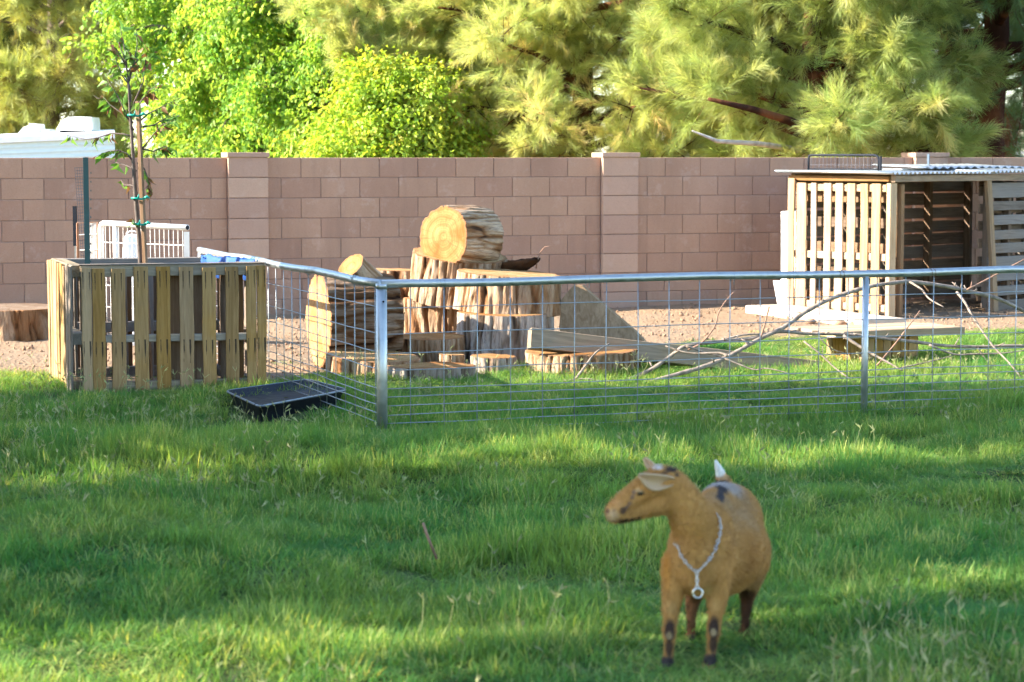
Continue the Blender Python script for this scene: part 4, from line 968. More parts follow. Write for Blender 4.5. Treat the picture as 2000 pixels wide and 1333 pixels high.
    # things on the roof
    zr = H + .108
    p, q = at(1579, 335, 22.0), at(1716, 337, 21.55); p.z = q.z = zr; d = (q-p).normalized(); L = (q-p).length
    rk = thing('wire_rack', (p+q)/2, 'black framed wire rack standing on the shed roof by the wall', 'rack')
    hgt = .155; r = .012; pts = [p, p + ZU*(hgt-.03), p + ZU*(hgt-.008) + d*.01, p + ZU*hgt + d*.03, q + ZU*hgt - d*.05, q + ZU*(hgt-.012) - d*.012, q + ZU*(hgt-.05), q]
    MB().tube(pts, r, 8).build('frame', M['blackmetal'], rk, True); MB().tube([p + ZU*.012, q + ZU*.012], .008, 6).build('foot', M['blackmetal'], rk)
    MB().tube([q + d*.02, q + d*.02 + ZU*(hgt-.012)], .014, 8).build('upright', M['blackmetal'], rk)
    for i in range(17): c = p + d*(.03 + (L-.06)*i/16); MB().tube([c + ZU*.012, c + ZU*(hgt-.004)], .0024, 5).build('wire', M['darkwire'], rk)
    MB().tube([p + ZU*.055, q + ZU*.055], .0024, 5).build('wire', M['darkwire'], rk)
    c = at(1815, 337, 22.2); c.z = zr + .014
    st = thing('metal_bracket', c, 'short upright metal angle on the shed roof before the right pilaster', 'bracket')
    MB().box(c + Vector((-.014, 0, .078)), (.022, .004, .15)).build('flange', M['roofmetal'], st); MB().box(c + Vector((.0, .018, .078)), (.004, .04, .15)).build('web', M['blackmetal'], st); MB().box(c + Vector((0, .02, .001)), (.05, .06, .006)).build('plate', M['blackmetal'], st)  # pale flange, black web: lit and shaded faces put into the colour
    # concrete slab
    s = Cn + out*.02 + e1*(L1*.55)
    fr = frame(Vector((0, 0, 0)), e1).to_3x3()
    a, b = gr(1455, 611, .0), gr(1690, 641, 0.0); dd = (b-a).normalized(); nn = Vector((-dd.y, dd.x, 0))
    if nn.x < 0: nn = -nn
    vs = []; n = 14
    for zt in (-.06, .075):
        for i in range(n+1): t = i/n; q = a.lerp(b, t) + nn*(.02*math.sin(i*2.3)); vs.append((q.x, q.y, zt + (.006*math.sin(i*1.9) if zt > 0 else 0)))
        for i in range(n+1): t = 1-i/n; q = a.lerp(b, t) + nn*.46; vs.append((q.x, q.y, zt))
    m = 2*(n+1); fs = [tuple(range(m-1, -1, -1)), tuple(range(m, 2*m))] + [(i, (i+1) % m, m+(i+1) % m, m+i) for i in range(m)]
    o = MB().add(vs, fs).build('concrete_slab', M['concrete'], None); bv = o.modifiers.new('ease', 'BEVEL'); bv.width = .012; bv.segments = 2; tag(o, 'pale broken concrete slab along the foot of the sunlit pallet', 'slab')
    for px, py, lb in ((1642, 632, 'small reddish stone by the slab, left of the fence post'), (1668, 634, 'flat reddish stone by the slab, next to the fence post'), (1583, 628, 'small round dark stone in front of the slab')):
        c = gr(px, py, .02); o = MB().ell(c, (.055, .04, .03), 10, 6).build('stone', M['stone'], None, True); tag(o, lb, 'stone', 'stones by the slab')
    # white panel leaning beside the shed
    c0, c1 = at(1526, 596, 22.45), at(1549, 596, 22.35); c0.z = c1.z = .05
    wp = thing('white_sheet', (c0+c1)/2, 'narrow white panel standing against the left side of the shed', 'panel')
    dx = (c1-c0).normalized(); w = .20
    MB().box(c0 + dx*w/2 + Vector((0, 0, .50)), (w, .02, .92), frame(Vector((0, 0, 0)), dx).to_3x3()).build('sheet', M['white'], wp)
    MB().tube([c0 + ZU*.02 - dx*.008, c0 + ZU*.955 - dx*.008, c0 + ZU*.97 + dx*w], .008, 8).build('rim', M['galv'], wp, True)
    lo = [at(1511, 549, 22.3), at(1550, 549, 22.2), at(1550, 598, 22.2), at(1520, 598, 22.3)]; bk = [v + Vector((0, .05, 0)) for v in lo]
    MB().add(lo + bk, [(3, 2, 1, 0), (4, 5, 6, 7), (0, 1, 5, 4), (1, 2, 6, 5), (2, 3, 7, 6), (3, 0, 4, 7)]).build('trough', M['white'], wp)
build_shed()
# ---------------------------------------------------------------- low table
def build_table():
    base = gr(1760, 716); 
    t = thing('low_table', base, 'low platform of planks on a block base in the grass before the shed', 'platform')
    zt = .262; Bq, Cq = gr(1645, 650, zt), gr(1881, 640, zt)
    # planks running along the front edge
    ex = (Cq-Bq).normalized(); ey = Vector((-ex.y, ex.x, 0)); n = 5; dep = .64
    for i in range(n):
        w = dep/n; sh = (-.06 - .10*math.sin(math.pi*(i+.5)/n)) if True else 0
        L = (Cq-Bq).length + .12*math.sin(math.pi*(i+.5)/n)
        c = Bq + ex*((Cq-Bq).length/2 - .02 + (.03 if i % 2 else -.02)) + ey*(w*(i+.5)) - ZU*.02
        board('plank', c, ex, ey, L, w-.006, .040, M['pallet_pale'], t, .004)
    board('edge_board', Bq + ex*((Cq-Bq).length/2) - ey*.012 - ZU*.02, ex, ZU, (Cq-Bq).length, .055, .022, M['lumber'], t)
    bw = .47; c0 = Bq + ex*(.52) + ey*.36; c0.z = 0
    for i in range(6):
        board('side_board', c0 + ex*(-bw/2 + bw*(i+.5)/6) - ey*.26 + ZU*(zt-.045-.11), ZU, ex, .215, bw/6-.006, .022, M['pallet'], t)
        board('side_board', c0 - ex*(bw/2+.012) + ey*(-.22+.085*i) + ZU*(zt-.045-.11), ZU, ey, .215, .078, .022, M['pallet'], t)
        board('side_board', c0 + ex*(bw/2+.012) + ey*(-.22+.085*i) + ZU*(zt-.045-.11), ZU, ey, .215, .078, .022, M['pallet'], t)
build_table()
# ---------------------------------------------------------------- black tub
def build_tub():
    z = .075; cs = [gr(444, 771, z), gr(508, 801, z), gr(676, 769, z), gr(601, 749, z)]; cen = sum(cs, Vector())/4; h0 = max(float(hfield(cen.x+a_, cen.y+b_)) for a_ in (-.25, 0, .25) for b_ in (-.25, 0, .25)); cen.z = h0; z = max(z, h0+.06)
    t = thing('feed_tub', cen, 'shallow black plastic tub sunk in the grass between planter and fence', 'tub')
    def ringp(k, zz, rr):
        out = []
        for i in range(4):
            p, c, n = cs[i-1], cs[i], cs[(i+1) % 4]
            c_ = cen + (c-cen)*k; a = (p-c).normalized(); b = (n-c).normalized()
            for q in range(5):
                th = q/4; v = c_ + a*rr*(1-th)**2 + b*rr*th**2; out.append(Vector((v.x, v.y, zz)))
        return out
    rings = [ringp(1.03, z-.012, .07), ringp(1.03, z, .07), ringp(.985, z+.003, .07), ringp(.955, z-.01, .07), ringp(.86, h0+.022, .08), ringp(.5, h0+.018, .03), ringp(.05, h0+.018, .005)]
    out = [ringp(.99, z-.014, .07), ringp(.90, h0-.06, .08)]
    n = 20; vs = [v for r in rings for v in r]; fs = [(i*n+k, (i+1)*n+k, (i+1)*n+(k+1) % n, i*n+(k+1) % n) for i in range(len(rings)-1) for k in range(n)]
    MB().add(vs, fs).build('basin', M['black'], t, True)
    vs = [v for r in [rings[0]] + out for v in r]; fs = [(i*n+k, i*n+(k+1) % n, (i+1)*n+(k+1) % n, (i+1)*n+k) for i in range(2) for k in range(n)]
    MB().add(vs, fs).build('outer_wall', M['black'], t, True)
    rp = ringp(1.03, z-.002, .07); MB().tube(rp + [rp[0], rp[1]], .006, 6, False).build('rim', m_simple('scuffed_rim', (.16, .19, .22), .3, var=.1), t, True)  # rim in a lighter grey than the basin
build_tub()
# ---------------------------------------------------------------- behind the planter: gate, mesh, bucket
def build_gate():
    p, q = at(197, 436, 17.9), at(366, 445, 17.2); zt = (p.z+q.z)/2
    g = thing('white_gate', ((p.x+q.x)/2, (p.y+q.y)/2, 0), 'worn white pipe gate with wire infill standing behind the planter', 'gate')
    d = (q-p).normalized(); L = (q-p).length
    MB().tube([p - ZU*.9, p - ZU*.04, p - ZU*.012 + d*.012, p + d*.04, q], .024, 14).build('top_rail', M['white_rust'], g, True)
    MB().tube([q + d*.0005, q + d*.0012], .0195, 14).build('pipe_mouth_shade', M['blackmetal'], g)  # black disc paints the shade inside the open pipe end
    for t, r in ((.17, .02), ):
        c = p + d*(L*t); MB().tube([c - ZU*(c.z-.02), c - ZU*.02], r, 12).build('post', M['white_rust'], g, True)
    c = q - d*.012 - ZU*.024; MB().box(c - ZU*(c.z/2), (.045, .012, c.z-.02), frame(Vector((0, 0, 0)), Vector((1, .1, 0))).to_3x3()).build('end_plate', M['white_rust'], g)
    for i in range(1, 19):
        c = p + d*(L*i/19.0)
        if abs(i/19-.17) < .03: continue
        MB().tube([c - ZU*(c.z-.05), c - ZU*.02], .0026, 5).build('wire', M['white_rust'], g)
    for dz in (.16, .34, .52, .70): MB().tube([p - ZU*dz + d*.03, q - ZU*(dz-.015) - d*.03], .0035, 5).build('wire', M['white_rust'], g)
    # narrow kennel panel with rusty frame
    a, b = at(174, 436, 18.1), at(191, 434, 18.0)
    k = thing('kennel_panel', (a.x, a.y, 0), 'narrow rusty framed wire panel left of the white gate', 'panel')
    MB().tube([Vector((a.x-.10, a.y, .0)), a - Vector((.10, 0, 0)), b, Vector((b.x, b.y, 0))], .010, 8).build('frame', M['rust'], k, True)
    for i in range(7): x = a.lerp(b, i/6.5); MB().tube([Vector((x.x, x.y, .05)), x - ZU*.004], .0028, 5).build('wire', M['white_rust'], k)
    for i in range(5): MB().tube([a - ZU*(.10+.13*i) - Vector((.09, 0, 0)), b - ZU*(.10+.13*i)], .0028, 5).build('wire', M['white_rust'], k)
    # tall strip of dark welded mesh and its post
    m0, m1 = at(146, 328, 18.3), at(161, 500, 18.1)
    ms = thing('mesh_strip', (m1.x, m1.y, 0), 'tall narrow strip of dark welded wire mesh leaning by the wall', 'wire mesh')
    bot = Vector((m1.x+.03, m1.y, .0)); ax = (m0-bot); Lh = ax.length; ax.normalize(); sd = Vector((.055, .22, 0))
    wv = MB()
    for i in range(6): wv.tube([bot + sd*(i/5), bot + sd*(i/5) + ax*Lh], .0022, 4)
    wv.build('line_wires', M['darkwire'], ms)
    wv = MB(); nn = int(Lh/.026)
    for i in range(nn+1): c = bot + ax*(Lh*i/nn); wv.tube([c, c + sd], .0022, 4)
    tag(wv.build('cross_wires', M['darkwire'], ms), kind='stuff')
    c = at(146, 403, 18.35); pt = thing('steel_stake', (c.x, c.y, 0), 'dark capped steel stake beside the wire mesh strip', 'stake')
    MB().box((c.x, c.y, (c.z+.82)/2), (.032, .03, c.z-.82)).build('upper', M['blackmetal'], pt); MB().box((c.x+.008, c.y-.004, .405), (.026, .026, .83)).build('lower', M['galv'], pt)
    # white bucket
    c = at(260, 480, 18.0); bk = thing('white_drum', (c.x, c.y, 0), 'white plastic drum showing between planter and wall', 'drum')
    zt = at(260, 458, 18.0).z; prof = [(.088, 0), (.092, .05), (.09, zt-.2), (.082, zt-.06), (.066, zt-.012), (.05, zt), (.0005, zt)]
    vs = [(c.x + r*math.cos(6.2832*k/24), c.y + r*math.sin(6.2832*k/24), z) for r, z in prof for k in range(24)]
    MB().add(vs, [(i*24+k, i*24+(k+1) % 24, (i+1)*24+(k+1) % 24, (i+1)*24+k) for i in range(len(prof)-1) for k in range(24)]).build('body', M['white'], bk, True)
    hp = [Vector((c.x + .05*math.cos(a), c.y - .03, zt + .028*math.sin(a))) for a in [math.pi*i/8 for i in range(9)]]
    MB().tube(hp, .006, 6).build('handle', M['white'], bk, True)
build_gate()
# ---------------------------------------------------------------- trailer beyond the wall
def build_trailer():
    Y = 26.8; a, b = at(-160, 275, Y-.65), at(224, 259, Y-.2)
    d = Vector((b.x-a.x, b.y-a.y, 0)); L = d.length; d.normalize(); n = Vector((-d.y, d.x, 0)); z0, z1 = a.z, b.z
    t = thing('camper_trailer', ((a.x+b.x)/2, (a.y+b.y)/2, 0), 'white camper trailer roof and side showing over the wall at left', 'trailer')
    vs, fs = [], []; N = 60
    for j in range(N+1):          # ribbed side
        f = j/N
        for p, zt in ((a, z0), (b, z1)):
            q = Vector((p.x, p.y, 0)) + n*(.010*abs(math.sin(math.pi*j/3.0))); vs.append((q.x, q.y, .35 + (zt-.06-.35)*f))
    fs = [(2*j, 2*j+1, 2*j+3, 2*j+2) for j in range(N)]
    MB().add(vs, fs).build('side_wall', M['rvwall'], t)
    W_ = 2.3; rp = []
    for i in range(9):
        f = i/8; h = .05*math.sin(math.pi*f)
        for p, zt in ((a, z0), (b, z1)): q = Vector((p.x, p.y, 0)) + n*(W_*f - .04); rp.append((q.x, q.y, zt + h))
    for i in range(9):
        f = i/8
        for p, zt in ((a, z0), (b, z1)): q = Vector((p.x, p.y, 0)) + n*(W_*f - .04); rp.append((q.x, q.y, zt - .07))
    fs = [(2*i, 2*i+1, 2*i+3, 2*i+2) for i in range(8)] + [(18+2*i, 18+2*i+2, 18+2*i+3, 18+2*i+1) for i in range(8)] + [(0, 18, 19, 1), (16, 17, 35, 34)] + [(2*i, 2*i+2, 20+2*i, 18+2*i) for i in range(8)] + [(2*i+1, 19+2*i, 21+2*i, 2*i+3) for i in range(8)]
    MB().add(rp, fs).build('roof', M['white'], t)
    for p, zt in ((a, z0), (b, z1)):
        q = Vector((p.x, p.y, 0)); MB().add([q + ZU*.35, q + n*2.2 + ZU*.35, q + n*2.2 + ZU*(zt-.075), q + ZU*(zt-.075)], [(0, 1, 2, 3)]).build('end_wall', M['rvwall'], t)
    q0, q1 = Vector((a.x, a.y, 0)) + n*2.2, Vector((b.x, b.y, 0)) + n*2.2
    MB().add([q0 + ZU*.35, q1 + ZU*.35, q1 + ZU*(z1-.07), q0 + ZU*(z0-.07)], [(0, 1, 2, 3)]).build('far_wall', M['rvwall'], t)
    for s in (.3, .7):
        for k in (0.1, 2.1):
            c = Vector((a.x, a.y, 0)).lerp(Vector((b.x, b.y, 0)), s) + n*k + ZU*.3; MB().tube([c - n*.09, c + n*.09], .3, 24).build('wheel', M['black'], t, True)
    # air conditioner
    def hood(name, px0, px1, py0, py1, Yc, nose):
        p, q = at(px0, py1, Yc), at(px1, py1, Yc); h = at(px1, py0, Yc).z - q.z; w = q.x-p.x; dpt = .55; vs = []; prof = [(0, .0), (.01, .35), (nose*.4, .75), (nose, .97), (.6, 1.0), (.98, .97), (1.0, .7), (1.0, 0)]
        for yy, sc in ((0, 1), (.06, 1.0), (dpt-.06, 1.0), (dpt, 1)):
            ins = .03 if yy in (0, dpt) else 0
            for u, v in prof: vs.append((p.x + w*(u*(1-2*ins)+ins), p.y + yy, p.z - .05 + (h+.05)*v*(1-ins)))
        n_ = len(prof); fs = [tuple(range(n_-1, -1, -1)), tuple(range(3*n_, 4*n_))] + [(i*n_+k, i*n_+k+1, (i+1)*n_+k+1, (i+1)*n_+k) for i in range(3) for k in range(n_-1)]
        o = MB().add(vs, fs).build(name, M['white'], t)
        return p, w, h, o
    p, w, h, o = hood('air_conditioner', 108, 181, 228, 256, Y+.1, .32)
    for r_ in range(3):
        for k in range(13):
            MB().box((p.x + w*(.44+.04*k), p.y - .001, p.z + h*(.42+.17*r_)), (w*.022, .006, h*.13)).build('louvre', m_simple('grille_grey', (.30, .31, .31), .6) if not bpy.data.materials.get('grille_grey') else bpy.data.materials['grille_grey'], o.parent)
    MB().box((p.x + w*.55, p.y + .25, p.z - .02), (w*.86, .5, .05)).build('gasket', bpy.data.materials['grille_grey'], t)
    hood('roof_vent', 34, 71, 241, 263, Y+.3, .75)
    hood('roof_hatch', 66, 92, 252, 262, Y+.5, .2)
    # pale vehicle roofs behind the right end of the wall
    c = at(1930, 330, 42); v = thing('white_trailer', (c.x, c.y, 0), 'low white trailer roof glimpsed past the thick reddish trunk', 'trailer')
    zt = at(1930, 297, 42).z; MB().box((c.x, c.y+1.2, (zt+.5)/2-.03), (2.6, 2.2, zt-.56)).build('body', M['rvwall'], v); MB().box((c.x, c.y+1.2, zt-.02), (2.7, 2.3, .06)).build('roof', M['white'], v)
    for s in (-.7, .7): MB().tube([(c.x+s, c.y+.12, .26), (c.x+s, c.y+.3, .26)], .26, 20).build('wheel', M['black'], v, True)
build_trailer()
# ---------------------------------------------------------------- goat
def build_goat():
    from mathutils.bvhtree import BVHTree
    base = gr(1376, 1278, 0)
    mb = MB()
    def chain(st, n=5):
        st = [(at(x, y, Y), Vector(r) if hasattr(r, '__len__') else Vector((r, r, r))) for x, y, Y, r in st]
        for (p, r), (q, s) in zip(st[:-1], st[1:]):
            d = (q-p).length; k = max(2, int(d/(.33*min(min(r), min(s))))+1)
            for i in range(k+1): t = i/k; mb.ell(p.lerp(q, t), r.lerp(s, t), 14, 9)
    chain([(1358, 1097, 6.63, (.080, .08, .098)), (1371, 1085, 6.72, (.107, .115, .132)), (1390, 1076, 6.88, (.143, .135, .148)), (1402, 1075, 6.99, (.158, .135, .152)), (1412, 1048, 7.08, (.140, .12, .142)), (1420, 1018, 7.17, (.122, .11, .128)), (1424, 998, 7.22, (.08, .06, .08))])
    chain([(1385, 1040, 6.76, (.08, .09, .10)), (1400, 1005, 6.98, (.07, .09, .09)), (1412, 990, 7.12, (.08, .08, .08))])
    chain([(1374, 1066, 6.69, (.096, .095, .095)), (1362, 1030, 6.66, .079), (1345, 1000, 6.63, .066), (1327, 970, 6.61, .057), (1312, 950, 6.60, .053)])
    chain([(1300, 943, 6.59, (.052, .050, .048)), (1277, 946, 6.58, (.046, .046, .044)), (1252, 960, 6.57, (.040, .040, .040)), (1226, 977, 6.56, (.032, .032, .033)), (1208, 991, 6.555, (.030, .031, .031)), (1198, 1001, 6.55, (.026, .029, .029))])
    chain([(1290, 978, 6.59, (.046, .04, .046)), (1265, 990, 6.58, (.034, .033, .032)), (1238, 1001, 6.57, (.026, .028, .024)), (1212, 1009, 6.56, (.024, .026, .021)), (1202, 1012, 6.555, (.019, .022, .018))])
    for f in ([(1323, 1112, 6.65, (.052, .06, .07)), (1316, 1152, 6.64, (.036, .042, .04)), (1311, 1185, 6.64, (.028, .032, .03)), (1309, 1220, 6.635, .0215), (1308, 1238, 6.63, .0235), (1308, 1256, 6.635, .0165), (1306, 1279, 6.64, .0145), (1304, 1292, 6.635, .0185), (1302, 1305, 6.63, .020)],
              [(1398, 1116, 6.67, (.052, .06, .07)), (1402, 1155, 6.66, (.036, .042, .04)), (1399, 1185, 6.655, (.028, .032, .03)), (1396, 1214, 6.65, .0215), (1394, 1232, 6.645, .0235), (1392, 1252, 6.65, .0165), (1389, 1276, 6.655, .0145), (1387, 1289, 6.65, .0185), (1384, 1301, 6.645, .020)],
              [(1372, 1090, 7.06, (.07, .10, .10)), (1362, 1130, 7.09, (.042, .06, .055)), (1354, 1168, 7.16, .026), (1351, 1200, 7.13, .0165), (1350, 1232, 7.10, .0145), (1349, 1246, 7.08, .0185), (1347, 1258, 7.06, .020)],
              [(1462, 1080, 7.10, (.075, .11, .11)), (1463, 1125, 7.13, (.044, .065, .055)), (1460, 1162, 7.19, .026), (1457, 1196, 7.16, .0165), (1454, 1230, 7.13, .0145), (1452, 1243, 7.11, .0185), (1449, 1255, 7.09, .020)]):
        chain(f)
    chain([(1424, 985, 7.23, .035), (1415, 948, 7.22, .026), (1407, 926, 7.20, (.019, .014, .022)), (1400, 908, 7.18, (.011, .009, .014)), (1396, 899, 7.17, (.006, .006, .008))])
    # brow, cheek, nostril fullness, poll tuft, brisket
    for x, y, Y, r in ((1252, 952, 6.545, (.018, .014, .010)), (1196, 996, 6.535, (.012, .010, .012)), (1305, 922, 6.58, (.030, .028, .016)), (1285, 916, 6.58, (.022, .020, .012)), (1362, 1130, 6.61, (.042, .05, .042)), (1380, 1150, 6.64, (.020, .03, .022)), (1216, 1008, 6.545, (.012, .008, .010))):
        mb.ell(at(x, y, Y), r)
    tmp = mb.build('goat_tmp', None)
    tmp.data.materials.clear()
    rm = tmp.modifiers.new('r', 'REMESH'); rm.mode = 'VOXEL'; rm.voxel_size = .0062
    s1 = tmp.modifiers.new('s', 'SMOOTH'); s1.factor = .6; s1.iterations = 9
    dg = bpy.context.evaluated_depsgraph_get(); me = bpy.data.meshes.new_from_object(tmp.evaluated_get(dg)); bpy.data.objects.remove(tmp)
    me.name = 'body'; n = len(me.vertices); co = np.empty(n*3, np.float32); me.vertices.foreach_get('co', co); co = co.reshape(-1, 3)
    bv = BVHTree.FromPolygons([Vector(v) for v in co.tolist()], [tuple(p.vertices) for p in me.polygons])
    def hit(x, y, lift=.006):
        d = ray(x, y).normalized(); o_ = Vector((0, 0, CAMH)); p, nrm, i, ds = bv.ray_cast(o_, d)
        return (p - d*lift) if p else None
    # coat colours, laid out on the body
    col = np.tile(np.array([.39, .20, .062]), (n, 1)); nz = fbm(co[:, 0]*9, co[:, 1]*9, co[:, 2]*9, 3, 3)[:, None]; nf = fbm(co[:, 0]*45, co[:, 1]*45, co[:, 2]*45, 8, 3)[:, None]
    def blob(x, y, r, c, k=1.0, soft=.55, Y=None):
        p = at(x, y, Y) if Y else hit(x, y, 0)
        if p is None: return
        r = np.array(r if hasattr(r, '__len__') else (r, r, r)); d = np.sqrt((((co - np.array(p))/r)**2).sum(1))[:, None] + (nz-.5)*.25 + (nf-.5)*.12
        w = np.clip((1-d)/soft, 0, 1)*k; col[:] = col*(1-w) + np.array(c)*w
    # greyer back, dark line down the spine
    for x, y, r in ((1440, 965, .12), (1455, 1010, .10), (1425, 990, .12)): blob(x, y, r, (.30, .195, .105), .65, .9)
    blob(1372, 962, (.07, .14, .06), (.29, .265, .25), .9, .6); blob(1392, 950, (.06, .14, .05), (.31, .285, .27), .95); blob(1425, 950, (.06, .14, .05), (.31, .27, .24), .85); blob(1440, 955, (.05, .10, .04), (.33, .25, .19), .7, .8)
    blob(1410, 956, (.024, .07, .045), (.04, .038, .040), .97, .4); blob(1406, 975, (.016, .05, .028), (.045, .042, .045), .95, .4); blob(1408, 967, (.014, .06, .03), (.045, .042, .045), .95, .4)
    blob(1470, 1085, (.09, .16, .11), (.27, .115, .028), .6, .9); blob(1430, 1060, (.05, .10, .08), (.30, .145, .045), .6, .9); blob(1478, 1140, (.10, .16, .05), (.38, .22, .09), .6, .8)
    blob(1400, 1040, (.03, .05, .10), (.26, .12, .03), .5, .9); blob(1360, 1060, (.05, .05, .10), (.30, .145, .03), .5, .9)
    blob(1375, 1155, (.06, .08, .05), (.40, .25, .085), .75, .8); blob(1302, 1100, (.02, .08, .10), (.45, .19, .035), .7, .8)
    # face
    blob(1194, 1008, (.030, .03, .028), (.46, .31, .17), .85); blob(1205, 985, (.03, .03, .016), (.42, .22, .09), .6)
    blob(1217, 998, (.013, .02, .016), (.075, .045, .035), .9, .4); blob(1187, 999, .008, (.10, .035, .035), 1, .4); blob(1199, 998, (.006, .01, .006), (.14, .08, .06), .8)
    for x, y in ((1238, 962), (1235, 972), (1230, 984), (1224, 992)): blob(x, y, (.008, .02, .010), (.13, .085, .075), .85, .5)
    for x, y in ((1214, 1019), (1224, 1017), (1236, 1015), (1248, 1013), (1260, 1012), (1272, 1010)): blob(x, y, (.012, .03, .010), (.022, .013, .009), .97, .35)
    for x, y in ((1196, 1018), (1204, 1018), (1211, 1016)): blob(x, y, (.007, .012, .0035), (.08, .045, .03), .85, .4)
    blob(1296, 1016, (.012, .03, .022), (.035, .02, .01), .9); blob(1246, 957, (.011, .012, .006), (.55, .37, .18), .9, .4)
    blob(1262, 975, (.03, .02, .03), (.30, .13, .028), .5, .8)
    blob(1312, 918, (.028, .04, .010), (.035, .028, .028), .95, .4); blob(1298, 924, (.016, .02, .007), (.06, .04, .032), .9); blob(1322, 928, (.012, .03, .010), (.035, .028, .028), .9); blob(1262, 930, (.018, .03, .010), (.15, .07, .04), .85)
    blob(1283, 913, (.026, .03, .009), (.50, .43, .38), .9, .4); blob(1266, 922, .008, (.04, .03, .028), .9)
    # tail
    blob(1399, 914, (.05, .06, .042), (.60, .57, .53), 1, .25); blob(1419, 925, (.012, .03, .06), (.36, .23, .10), .8); blob(1404, 943, (.04, .06, .010), (.022, .015, .012), 1, .3)
    # legs
    dk = (.042, .027, .024)
    for kx, ky in ((1308, 1238), (1394, 1232)):
        blob(kx, ky-6, (.020, .022, .046), dk, .97, .35); blob(kx-1, ky+26, (.0145, .022, .042), dk, .9, .35); blob(kx-1, ky+4, (.010, .014, .015), (.33, .235, .125), 1, .3)
        blob(kx-4, ky+58, (.04, .05, .024), (.055, .042, .036), 1, .4); blob(kx+1, ky-50, (.03, .04, .035), (.40, .245, .095), .6, .8)
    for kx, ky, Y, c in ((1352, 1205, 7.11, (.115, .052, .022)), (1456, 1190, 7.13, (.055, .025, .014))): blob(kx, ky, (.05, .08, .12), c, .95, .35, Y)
    for kx, ky, Y in ((1347, 1252, 7.06), (1449, 1250, 7.09)): blob(kx, ky, (.04, .04, .025), (.05, .038, .032), 1, .4, Y)
    col *= (.80 + .40*nz)*(.93 + .14*nf)
    ca = me.color_attributes.new('coat', 'FLOAT_COLOR', 'POINT'); ca.data.foreach_set('color', np.concatenate([np.clip(col, 0, 1), np.ones((n, 1))], 1).astype(np.float32).ravel())
    m = Mt('goat_coat'); c = m.n('ShaderNodeAttribute', attribute_name='coat').outputs['Color']; o3 = m.coord('Object', (1, 1, .25)); f = m.noise(o3, 170, 3, .6); g = m.noise(m.coord('Object'), 30, 3)
    m.set(Base_Color=m.hsv(c, v=m.mr(f, .25, .75, .80, 1.2)), Roughness=.8); m.b.inputs['Specular IOR Level'].default_value = .06; m.bump(m.math('ADD', f, g), .35, .004)
    me.materials.append(m.m); me.polygons.foreach_set('use_smooth', [True]*len(me.polygons))
    root = thing('goat', base, 'tan goat with a chain collar standing in the grass, head turned left', 'goat')
    co2 = co - np.array(base, np.float32); me.vertices.foreach_set('co', co2.ravel()); me.update()
    b = bpy.data.objects.new('body', me); COL.objects.link(b); b.parent = root
    # short coat hair
    hm = Mt('goat_hair'); hc = hm.n('ShaderNodeAttribute', attribute_name='coat'); hc.attribute_type = 'INSTANCER'; hm.set(Base_Color=hm.hsv(hc.outputs['Color'], v=hm.mr(hm.rand(), 0, 1, .88, 1.16)), Roughness=.7); hm.b.inputs['Specular IOR Level'].default_value = .12
    hv = []
    for k in range(4):
        rg = random.Random(50+k); h = MB()
        for i in range(9):
            p0 = Vector((rg.uniform(-.005, .005), rg.uniform(-.005, .005), -.001)); d0 = Vector((rg.gauss(0, .22), rg.gauss(0, .22), 1)).normalized()*rg.uniform(.006, .012); s_ = d0.cross(rv(rg)).normalized()*.0006; h.add([p0-s_, p0+s_, p0+d0], [(0, 1, 2)])
        hv.append(h.mesh('hair', hm.m))
    C_hair = hidden_coll('goat_hair', hv); gg = np.random.default_rng(5); ids = gg.choice(n, min(n, 24000), replace=False); ids = ids[co[ids, 2] < at(1400, 932, 7.2).z + 10*(co[ids, 1] < 7.0)]; nr = np.empty(n*3, np.float32); me.vertices.foreach_get('normal', nr); nr = nr.reshape(-1, 3)[ids]
    lie = np.array([.18, .75, -.55]); d_ = nr*.55 + (lie - nr*(nr @ lie)[:, None])*.9 + gg.normal(0, .12, nr.shape)
    eu = np.array([tuple(Vector(q).to_track_quat('Z', 'Y').to_euler()) for q in d_.tolist()])
    fo = scatter('fur', co[ids], eu, gg.uniform(.7, 1.15, len(ids)), gg.integers(0, 4, len(ids)), C_hair, root); tag(fo, kind='stuff')
    fa = fo.data.attributes.new('coat', 'FLOAT_COLOR', 'POINT'); fa.data.foreach_set('color', np.concatenate([np.clip(col[ids], 0, 1), np.ones((len(ids), 1))], 1).astype(np.float32).ravel())
    # ears
    em = Mt('goat_ear'); gi = em.n('ShaderNodeNewGeometry').outputs['Backfacing']; em.set(Base_Color=em.mix(gi, (.50, .33, .18), (.40, .225, .08)), Roughness=.7)
    tr = em.n('ShaderNodeBsdfTranslucent'); tr.inputs[0].default_value = (.55, .30, .16, 1); mx = em.n('ShaderNodeMixShader'); mx.inputs[0].default_value = .25; em.l(em.b.outputs[0], mx.inputs[1]); em.l(tr.outputs[0], mx.inputs[2]); em.l(mx.outputs[0], em.out.inputs[0])
    def ear(rows, Ya, Yb, cup):
        vs = []; fs = []; w = 7; m_ = len(rows)
        for i, ((x0, y0), (x1, y1)) in enumerate(rows):
            for k in range(w):
                t = k/(w-1); vs.append(at(x0+(x1-x0)*t, y0+(y1-y0)*t, Ya + (Yb-Ya)*i/(m_-1) + cup*math.sin(math.pi*t)))
        for i in range(m_-1):
            for k in range(w-1): fs.append((i*w+k, i*w+k+1, (i+1)*w+k+1, (i+1)*w+k))
        o = MB().add(vs, fs).build('ear', em.m, root, True)
        q = o.modifiers.new('s', 'SUBSURF'); q.levels = q.render_levels = 2; q = o.modifiers.new('t', 'SOLIDIFY'); q.thickness = .006; q.offset = 0
        return o
